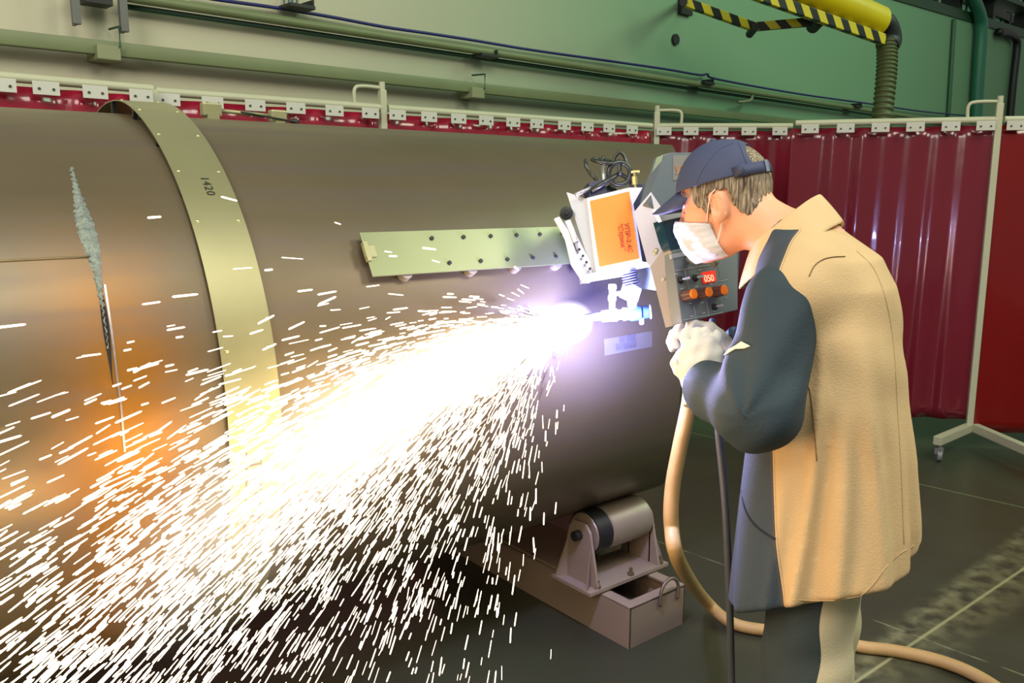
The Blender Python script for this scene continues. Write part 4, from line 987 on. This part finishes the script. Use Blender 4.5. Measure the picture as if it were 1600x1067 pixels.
# coat
def coat_material():
    m = mat('work_coat_cloth', (202, 174, 128), rough=0.85, var=0.08, vscale=7, bump=0.18, bscale=260)
    nt = m.node_tree; b = nt.nodes['Principled BSDF']; base = nt.nodes[m['mix']].outputs['Result']
    tc = nt.nodes.new('ShaderNodeTexCoord'); sp = nt.nodes.new('ShaderNodeSeparateXYZ'); nt.links.new(tc.outputs['Object'], sp.inputs[0])
    x, y, z = sp.outputs
    # navy front panels: forward of a gently curved side seam
    zz = math_node(nt, 'MULTIPLY', z, z)
    fb = math_node(nt, 'ADD', math_node(nt, 'MULTIPLY', z, COATF[1]), math_node(nt, 'ADD', math_node(nt, 'MULTIPLY', zz, COATF[2]), COATF[0]))
    dfr = math_node(nt, 'SUBTRACT', x, fb)
    navy = math_node(nt, 'GREATER_THAN', dfr, 0.0)
    hemseam = math_node(nt, 'LESS_THAN', math_node(nt, 'ABSOLUTE', math_node(nt, 'SUBTRACT', math_node(nt, 'ABSOLUTE', dfr), 0.004)), 0.0012)
    c = mixcol(nt, navy, base, (54, 66, 76))
    c = mixcol(nt, math_node(nt, 'MULTIPLY', hemseam, 0.35), c, (120, 84, 50))
    nt.links.new(c, b.inputs['Base Color']); return m
_z = np.array([.655, .863, 1.013, 1.3, 1.4]); _f = np.array([.028, .070, .082, .082, .078]); _c = np.polyfit(_z, _f, 2); COATF = (float(_c[2]), float(_c[1]), float(_c[0]))
TZ = np.array([.50, .66, .80, .95, 1.10, 1.22, 1.31, 1.37, 1.415, 1.455, 1.50])
TF = np.array([.000, .000, .000, .004, .018, .026, .036, .050, .078, .104, .130])
TA = np.array([.205, .200, .190, .174, .160, .152, .144, .126, .088, .062, .050])
TB = np.array([.250, .240, .226, .212, .208, .204, .190, .160, .118, .074, .060])
def torso(P):
    x, y, z = P.T
    cf, a, b_ = np.interp(z, TZ, TF), np.interp(z, TZ, TA), np.interp(z, TZ, TB)
    u, v = (x-cf)/a, y/b_; ang = np.arctan2(v, u)
    low = np.clip((1.05-z)/0.4, 0, 1)
    w = 0.010*low*np.sin(ang*5+1.0+z*2.5) + 0.004*low*np.sin(ang*11+z*6) + 0.003*np.sin(z*38+ang*3)*np.exp(-((z-1.2)/0.15)**2)
    w = w + 0.012*np.exp(-((z-1.10)/.10)**2)*np.exp(-((ang-2.2)/.35)**2)
    for a0, sl_, am, wd, z0_, z1_ in ((1.62, .5, .010, .07, .55, 1.22), (1.95, .25, .008, .08, .5, 1.1), (2.30, -.3, .011, .10, .5, 1.25), (2.75, -.15, .009, .09, .5, 1.05), (3.05, .1, .007, .10, .7, 1.3), (1.30, .2, .008, .06, .5, .95)):
        fade = np.clip((z-z0_)/.1, 0, 1)*np.clip((z1_-z)/.25, 0, 1)
        w = w + am*fade*(np.exp(-((ang-a0-sl_*(z-.9))/wd)**2) - 0.7*np.exp(-((ang-a0-wd*1.9-sl_*(z-.9))/wd)**2))
    p = 2.3; rr_ = (np.abs(u)**p + np.abs(v)**p)**(1/p)
    return (rr_-1)*np.minimum(a, b_)*0.92 - w
def sleeve(P, sh, el, wr, puff=1.0, cuff=0.058):
    sh, el, wr = map(np.asarray, (sh, el, wr))
    d1 = cap(P, sh, el, .078*puff, .084*puff); d2 = cap(P, el, wr, .084*puff, cuff)
    d = sm(d1, d2, 0.03)
    ax = (wr-el)/np.linalg.norm(wr-el); t = (P-el)@ax; L_ = np.linalg.norm(wr-el)
    e1 = np.linalg.norm(P-el, axis=1); rd = (P-el)/np.maximum(e1, 1e-6)[:, None]
    az = np.arctan2(rd[:, 2], rd[:, 0])
    fold = np.sin(az*7 + e1*14) * np.exp(-((e1-.13)/.07)**2)*np.exp(-((az-1.2)/1.3)**2)
    d = d - 0.0055*fold - 0.003*np.sin(t*70 + (P[:, 1]-el[1])*40)*np.clip(t/L_, 0, 1) - 0.002*np.sin((P[:, 2]-1.0)*44+P[:, 0]*60+P[:, 1]*25)
    d = smax(d, (t - L_ + 0.01), 0.006)
    return d
def coat(P):
    d = torso(P)
    for sh in (SHL, SHR):
        d = sm(d, cap(P, sh*A3(1, .8, 1) + A3(-.004, 0, .0), sh + A3(.004, .0, -.03), .085, .084), 0.04)
    hem = 0.668 - 0.42*P[:, 0] - 0.02*np.sin(P[:, 1]*14)
    d = smax(d, hem - P[:, 2], 0.008)
    # hollow skirt and open neck
    inner = torso(P) + 0.016
    d = smax(d, -np.maximum(inner, P[:, 2]-0.88), 0.004)
    nk = cap(P, neck_a + A3(.02, 0, .03), neck_b + A3(.015, 0, .012), .080, .078)
    d = smax(d, -nk, 0.006)
    return smax(d, P[:, 2] - (1.463 - 0.25*(P[:, 0]-0.09)), 0.006)
cm = coat_material()
sdf_obj('coat', coat, (-.30, -.32, .54), (.36, .32, 1.52), 0.0058, cm, man, 2)
nv = mat('navy_sleeve_cloth', (46, 62, 70), rough=0.82, var=0.12, vscale=9, bump=0.18, bscale=240)
sdf_obj('sleeve', lambda P: smax(sleeve(P, SHL + A3(.022, .020, -.045), ELL_, WRL), 0.0*P[:, 0]-1, 0.001), (-.10, .0, .90), (.42, .42, 1.46), 0.0052, nv, man, 2)
sdf_obj('sleeve', lambda P: sleeve(P, SHR + A3(.0, -.012, -.03), ELR, WRR, 0.88), (-.10, -.40, .92), (.48, .0, 1.46), 0.006, nv, man, 2)
# the painted highlight on the left sleeve is laid on further down
# collar
tanc = mat('collar_tan_cloth', (206, 180, 134), rough=0.85, var=0.06, vscale=9, bump=0.15, bscale=260)
CB = A3(.108, 0, 1.395); ax_n = A3(.36, 0, .93); ax_n = ax_n/np.linalg.norm(ax_n)
def collar(P):
    t = (P-CB)@ax_n; c = CB + t[:, None]*ax_n; q = P-c; r = np.linalg.norm(q, axis=1)
    ang = np.arctan2(P[:, 1], P[:, 0]-c[:, 0]); co = np.cos(ang)
    top = 0.046 - 0.034*co
    rad = 0.080 + 0.002*np.sin(ang*7)
    d = smax(smax(np.abs(r-rad) - 0.0045, t-top, 0.004), -0.05-t, 0.004)
    u = np.clip(top - t, 0, 1)
    fall = np.abs(r-(rad+0.006+(0.75-0.30*np.clip(-co, 0, 1))*u-1.2*u*u)) - 0.0045
    fall = smax(smax(fall, t-(top+.003), 0.004), (top-0.072)-t, 0.004)
    return sm(d, fall, 0.006)
sdf_obj('collar', collar, (-.10, -.17, 1.26), (.30, .17, 1.56), 0.0038, tanc, man, 2)

# trousers and boots
def trousers_material():
    m = mat('trouser_cloth', (50, 62, 64), rough=0.85, var=0.12, vscale=8, bump=0.15, bscale=240)
    nt = m.node_tree; b = nt.nodes['Principled BSDF']; base = nt.nodes[m['mix']].outputs['Result']
    tc = nt.nodes.new('ShaderNodeTexCoord'); sp = nt.nodes.new('ShaderNodeSeparateXYZ'); nt.links.new(tc.outputs['Object'], sp.inputs[0])
    e = math_node(nt, 'ADD', sp.outputs[0], math_node(nt, 'MULTIPLY', math_node(nt, 'SINE', math_node(nt, 'MULTIPLY', sp.outputs[2], 38.0)), 0.003))
    nt.links.new(mixcol(nt, math_node(nt, 'LESS_THAN', e, -0.036), base, (200, 190, 156)), b.inputs['Base Color']); return m
def trousers(P):
    d = ell(P, (0, 0, .86), (.12, .19, .16))
    for hp_, kn, an in ((HIPL, KNL, ANL), (HIPR, KNR, ANR)):
        g_ = sm(cap(P, hp_, kn + A3(-.03, 0, 0), .108, .090), cap(P, kn + A3(-.03, 0, 0), an + A3(-.01, 0, .02), .090, .080), 0.03)
        d = sm(d, g_, 0.02)
    d = d - 0.0025*np.sin(P[:, 2]*46+P[:, 0]*30)*np.clip((.75-P[:, 2])*4, 0, 1)
    return smax(d, 0.045 - P[:, 2], 0.006)
sdf_obj('trousers', trousers, (-.18, -.25, .02), (.20, .25, 1.02), 0.0062, trousers_material(), man, 2)
boot_m = mat('black_boot_leather', (26, 25, 24), rough=0.45)
for an in (ANL, ANR):
    def boot(P, an=an):
        d = cap(P, (an[0], an[1], .10), (an[0]-.01, an[1], .055), .048, .045)
        d = sm(d, ell(P, (an[0]+.085, an[1], .040), (.115, .047, .045)), 0.03); d = sm(d, ell(P, (an[0]-.02, an[1], .03), (.06, .042, .035)), 0.02)
        return smax(d, 0.0 - P[:, 2], 0.003)
    sdf_obj('boot', boot, (an[0]-.1, an[1]-.08, -.01), (an[0]+.24, an[1]+.08, .17), 0.005, boot_m, man, 1)

# stitched seams, pocket and a painted highlight on the sleeve, laid on the cloth surface
from mathutils.bvhtree import BVHTree
def onmesh(o, pts, lift=0.001):
    me = o.data; t = BVHTree.FromPolygons([v.co for v in me.vertices], [p.vertices for p in me.polygons]); out = []
    o_ = MI @ CAM
    for x, y in pts:
        d = (MI.to_3x3() @ ray(x, y)).normalized(); h = t.ray_cast(o_, d)
        if h[0] is not None: out.append(h[0] + h[1]*lift*(1 if h[1].dot(d) < 0 else -1))
    return out
coat_o = [o for o in man.children if o.name.startswith('coat')][0]; slv = [o for o in man.children if o.name.startswith('sleeve')][0]
seam_m = mat('seam_thread', (128, 98, 62), 0.9); seam_n = mat('navy_seam_thread', (24, 30, 44), 0.9)
def seamline(name, o, pts, r, m, k=4):
    P = onmesh(o, [tuple(p) for p in catmull([Vector((x, y, 0)) for x, y in pts], k) for p in [p[:2]]])
    if len(P) > 3:
        bm = BM(); tube(bm, P, r, 6); obj(name, bm, m, man, True)
seamline('yoke_seam', coat_o, [(1264, 432), (1272, 416), (1285, 406), (1300, 402), (1320, 401)], 0.0011, seam_m)
seamline('back_seam', coat_o, [(1338, 392), (1365, 420), (1384, 470), (1396, 540), (1402, 640), (1408, 740), (1412, 850)], 0.0006, mat('seam_light', (190, 164, 120), 0.9))
seamline('hem_seam', coat_o, [(1240, 937), (1290, 938), (1335, 934), (1362, 915), (1395, 873), (1438, 846)], 0.0010, mat('seam_light', (190, 164, 120), 0.9))
seamline('side_seam', coat_o, [(1258, 596), (1266, 612), (1272, 660), (1276, 720)], 0.0010, seam_m)
seamline('pocket_edge', coat_o, [(1156, 742), (1163, 790), (1178, 818), (1200, 835), (1212, 842)], 0.0022, seam_n)
seamline('front_opening', coat_o, [(1158, 722), (1166, 775)], 0.002, seam_n)
cap_o = [o for o in man.children if o.name == 'cap'][0]
seamline('cap_seam', cap_o, [(1154, 222), (1160, 236), (1166, 252), (1176, 272), (1183, 283)], 0.0012, mat('cap_seam_thread', (84, 92, 120), 0.8))
seamline('cap_seam', cap_o, [(1148, 222), (1120, 236), (1100, 262), (1086, 290)], 0.0009, mat('cap_seam_thread', (84, 92, 120), 0.8))
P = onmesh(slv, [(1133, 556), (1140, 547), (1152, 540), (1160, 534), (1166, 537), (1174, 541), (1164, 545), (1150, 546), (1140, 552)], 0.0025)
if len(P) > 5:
    bm = BM(); bm.faces.new([bm.verts.new(p) for p in P]); o = obj('sleeve_patch', bm, mat('pale_reflective_scrap', (240, 240, 205), 0.5), man); md = o.modifiers.new('s', 'SOLIDIFY'); md.thickness = 0.002; md.offset = 0  # pale sliver stands in for light catching a sleeve wrinkle

# gloved hands
glove_m = mat('white_cotton_glove', (214, 212, 202), rough=0.85, var=0.05, vscale=20, bump=0.15, bscale=180)
def glove(wr, dirv, back, side, name='glove'):
    """wr wrist, dirv towards the knuckles, back normal of the hand's back, side +1: thumb on side given by cross"""
    d_ = A3(*dirv); d_ /= np.linalg.norm(d_); n_ = A3(*back); n_ -= d_*(n_@d_); n_ /= np.linalg.norm(n_); s_ = np.cross(d_, n_)*side
    T = lambda a, b, c: wr + d_*a + n_*b + s_*c
    def fn(P):
        q = np.stack([(P-wr)@d_, (P-wr)@n_, (P-wr)@s_], 1)
        d = ell(q, (.050, 0, 0), (.062, .027, .052))
        d = sm(d, ell(q, (-.005, 0, 0), (.045, .030, .036)), 0.02)
        fr = sm(cap(q, (-.055, 0, 0), (.0, 0, 0), .042, .033), d, 0.015); d = fr
        for k, (c, L1_, L2_, L3_) in enumerate(((.033, .042, .026, .020), (.012, .046, .030, .022), (-.010, .043, .028, .021), (-.031, .034, .022, .018))):
            a0 = A3(.088, .002, c); a1 = a0 + A3(L1_*.80, -L1_*.55, c*.10); a2 = a1 + A3(-L2_*.05, -L2_, 0); a3 = a2 + A3(-L3_*.75, -L3_*.6, 0)
            f = sm(cap(q, a0-A3(.03, 0, 0), a1, .0125, .0112), cap(q, a1, a2, .0112, .0105), 0.003); f = sm(f, cap(q, a2, a3, .0105, .009), 0.003)
            d = sm(d, f, 0.006)
        t0 = A3(.012, -.008, .034); t1 = A3(.048, -.026, .058); t2 = A3(.078, -.040, .050)
        d = sm(d, sm(cap(q, t0, t1, .016, .0125), cap(q, t1, t2, .0125, .010), .004), 0.008)
        d = d - 0.0016*np.sin(q[:, 0]*160 + q[:, 2]*70) - 0.0012*np.sin(q[:, 2]*190+q[:, 0]*60)
        return smax(d, -.052 - q[:, 0], 0.004)
    lo_ = wr - .16; hi2 = wr + .17
    return sdf_obj(name, fn, lo_, hi2, 0.0029, glove_m, man, 1)
GL = locl(1100, 540, 0.105)
glove(WRL + (GL-WRL)*0.05, GL - WRL + A3(.01, -.01, .02), (-.30, 1.0, 0.25), -1)
glove(WRR + A3(.0, .0, .0), A3(.55, .35, .45), (-.3, -1.0, .4), 1)

# ================================================================== FIRE: arc glow, spark jet, flying sparks
def emission_volume(name, center, rot, size, build, label, cat):
    bm = BM(); bmesh.ops.create_icosphere(bm, subdivisions=3, radius=1.0); me = bpy.data.meshes.new(name); bm.to_mesh(me); bm.free()
    o = link(name, me); m = bpy.data.materials.new(name+'_gas'); m.use_nodes = True; nt = m.node_tree; nt.nodes.remove(nt.nodes['Principled BSDF'])
    out = nt.nodes['Material Output']; em = nt.nodes.new('ShaderNodeEmission'); tc = nt.nodes.new('ShaderNodeTexCoord'); build(nt, tc.outputs['Object'], em)
    nt.links.new(em.outputs[0], out.inputs['Volume']); me.materials.append(m)
    o.matrix_world = Matrix.Translation(center) @ rot.to_4x4() @ Matrix.Diagonal((*size, 1))
    m.cycles.volume_sampling = 'DISTANCE' if False else 'EQUIANGULAR'
    tag(o, label, cat, kind='stuff'); return o
def radial(power, strength, color):
    def f(nt, co, em):
        vl = nt.nodes.new('ShaderNodeVectorMath'); vl.operation = 'LENGTH'; nt.links.new(co, vl.inputs[0])
        s = math_node(nt, 'POWER', math_node(nt, 'SUBTRACT', 1.0, vl.outputs['Value'], clamp=True), power)
        nt.links.new(math_node(nt, 'MULTIPLY', s, strength), em.inputs['Strength']); em.inputs['Color'].default_value = color + (1,)
    return f
I3 = Matrix.Identity(3)
emission_volume('arc_glow', ARC + Vector((0.02, -0.02, 0.0)), I3, (0.31, 0.24, 0.28), radial(1.3, 2.1, (0.20, 0.18, 1.0)), 'blue violet glow of burning gas around the cutting point', 'flame')
emission_volume('arc_core', ARC + Vector((-0.005, -0.015, 0.003)), I3, (0.090, 0.055, 0.066), radial(1.3, 120.0, (0.95, 0.92, 1.0)), 'blinding white core of the flame at the torch tip', 'flame')

# spark trajectories: ballistic, leaving the cut along the pipe towards the viewer's left
G = 9.81
def simulate(N, wide, seed):
    r = np.random.default_rng(seed)
    if wide:
        k = np.abs(r.normal(0.14, 0.10, N)); m_ = r.normal(0.12, 0.24, N); v = r.uniform(2.0, 6.6, N); T = r.uniform(0.03, 0.36, N)
    else:
        c_ = r.uniform(0, 1, N) < 0.74
        k = np.abs(r.normal(0.18, 0.07, N)); m_ = np.where(c_, r.normal(0.05, 0.12, N), r.normal(0.20, 0.30, N)); v = np.where(c_, r.normal(4.9, 0.8, N), r.uniform(0.8, 5.4, N)); T = (r.uniform(0.0, 1, N)**1.1)*np.where(c_, 0.30, 0.38)
    d = np.stack([-np.ones(N), -k, -m_], 1); d /= np.linalg.norm(d, axis=1)[:, None]
    V0 = d*v[:, None] + r.normal(0, 1, (N, 3))*np.array([0.30, 0.12, 0.22]); Aa = np.array([0, 0, -G])
    P = np.array(ARC) + V0*T[:, None] + 0.5*Aa*(T*T)[:, None]; V = V0 + Aa*T[:, None]
    V = V + r.normal(0, 0.25, V.shape)
    return P, V, T
C_ = np.array(CAM); FWn, RTn, UPn = np.array(FW), np.array(RT), np.array(UP)
def proj(P):
    q = P - C_; z = q@FWn; return 800+F_PX*(q@RTn)/z, 533.5-F_PX*(q@UPn)/z, z
def keep(P):
    rr_ = np.hypot(P[:, 1], P[:, 2]-ZC); x, y, z = proj(P)
    return (rr_ > R+0.012) & (P[:, 2] > 0.01) & (z > 0.75)
def streaks(P, V, L, rad):
    """one mesh of tapered glowing slivers"""
    n = len(P); d = V/np.linalg.norm(V, axis=1)[:, None]
    up_ = np.tile(np.array([0.0, 0, 1.0]), (n, 1)); x = np.cross(d, up_); x /= np.maximum(np.linalg.norm(x, axis=1), 1e-6)[:, None]; y = np.cross(d, x)
    S = 4; prof = ((-0.5, 0.35), (-0.42, 0.9), (0.42, 1.0), (0.5, 0.5)); vs = []
    for t, s in prof:
        for q in range(S):
            a = 2*PI*q/S; vs.append(P + d*(t*L)[:, None] + (x*math.cos(a)+y*math.sin(a))*(rad*s)[:, None])
    Vv = np.stack(vs, 1).reshape(-1, 3); m_ = len(prof)*S; fs = []
    for k in range(len(prof)-1):
        for q in range(S):
            q2 = (q+1) % S; fs.append([k*S+q, k*S+q2, (k+1)*S+q2, (k+1)*S+q])
    fs.append([0, 3, 2, 1]); e = (len(prof)-1)*S; fs.append([e, e+1, e+2, e+3])
    F = (np.array(fs)[None] + (np.arange(n)*m_)[:, None, None]).reshape(-1, 4)
    return Vv, F
def raw_mesh(name, V, F):
    me = bpy.data.meshes.new(name); me.vertices.add(len(V)); me.vertices.foreach_set('co', V.ravel().astype(np.float32))
    me.loops.add(F.size); me.loops.foreach_set('vertex_index', F.ravel().astype(np.int32)); me.polygons.add(len(F))
    me.polygons.foreach_set('loop_start', np.arange(0, F.size, 4)); me.polygons.foreach_set('loop_total', np.full(len(F), 4)); me.update(calc_edges=True); return me
def spark_mat(name, col, s):
    m = bpy.data.materials.new(name); m.use_nodes = True; nt = m.node_tree; nt.nodes.remove(nt.nodes['Principled BSDF'])
    em = nt.nodes.new('ShaderNodeEmission'); em.inputs[0].default_value = col + (1,); em.inputs[1].default_value = s
    nt.links.new(em.outputs[0], nt.nodes['Material Output'].inputs['Surface']); m.cycles.emission_sampling = 'NONE'; return m
sm1 = spark_mat('white_hot_spark', (1.0, 0.80, 0.58), 3.2)
P, V, T = simulate(8200, False, 3); ok = keep(P); P, V, T = P[ok], V[ok], T[ok]
L = np.random.default_rng(5).uniform(0.015, 0.052, len(P)); rad = np.random.default_rng(6).uniform(0.0010, 0.0023, len(P))
Vv, F = streaks(P, V, L, rad)
o = link('spark_shower', raw_mesh('spark_shower', Vv, F), sm1); tag(o, 'dense white shower of sparks pouring down and left from the torch', 'sparks', kind='stuff')
P, V, T = simulate(720, True, 9); ok = keep(P); P, V = P[ok], V[ok]
x_, y_, z_ = proj(P); inside = (x_ > 5) & (x_ < 1000) & (y_ > 120) & (y_ < 1060); P, V, z_ = P[inside], V[inside], z_[inside]
order = np.argsort(z_); sel = order[:300]; rest = order[300:]
rg = np.random.default_rng(8)
Vv, F = streaks(P[rest], V[rest], rg.uniform(0.012, 0.04, len(rest)), rg.uniform(0.001, 0.0019, len(rest)))
o = link('scattered_sparks', raw_mesh('scattered_sparks', Vv, F), sm1); tag(o, 'scattering of further small sparks around the dense shower', 'sparks', kind='stuff')
kinds = []
for L_ in (0.014, 0.022, 0.034):
    Vv, F = streaks(np.zeros((1, 3)), np.array([[1.0, 0, 0]]), np.array([L_]), np.array([0.0019])); kinds.append(raw_mesh('spark', Vv, F)); kinds[-1].materials.append(sm1)
for i in sel:
    o = bpy.data.objects.new('spark', kinds[int(rg.integers(0, 3))]); COL.objects.link(o); o.location = P[i]
    o.rotation_euler = Vector(V[i]).to_track_quat('X', 'Z').to_euler()
    o['label'] = 'single white hot spark flying clear of the dense shower'; o['category'] = 'spark'; o['group'] = 'single sparks flying clear of the shower'

# glowing jet of fine sparks and hot gas along the mean path
def path(T, k=0.18, m_=0.05, v=5.0):
    d = Vector((-1, -k, -m_)).normalized(); return ARC + d*v*T + Vector((0, 0, -0.5*G*T*T))
JT = [0.0, 0.05, 0.10, 0.15, 0.20, 0.26, 0.32]
for i, (T_, ln, w, s) in enumerate(((0.035, 0.20, 0.048, 60), (0.085, 0.28, 0.11, 40), (0.145, 0.36, 0.155, 16), (0.205, 0.36, 0.18, 4.5))):
    c = path(T_); dr = (path(T_+0.01)-path(T_-0.01)).normalized(); rot = dr.to_track_quat('X', 'Z').to_matrix()
    emission_volume('spark_haze', c, rot, (ln, w, w), radial(1.6, s, (1.0, 0.80, 0.55)), ('white hot haze right beside the torch flame', 'glowing haze in the upper half of the spark shower', 'glowing haze in the middle of the spark shower', 'faint orange haze low in the spark shower')[i], 'glow')
for T_, pw, oy in ((0.05, 6, .03), (0.13, 7, .05), (0.20, 12, .20), (0.27, 14, .22)):
    point('spark_light', path(T_) + Vector((0, -oy, 0)), pw, (1.0, 0.56, 0.24), 0.12)
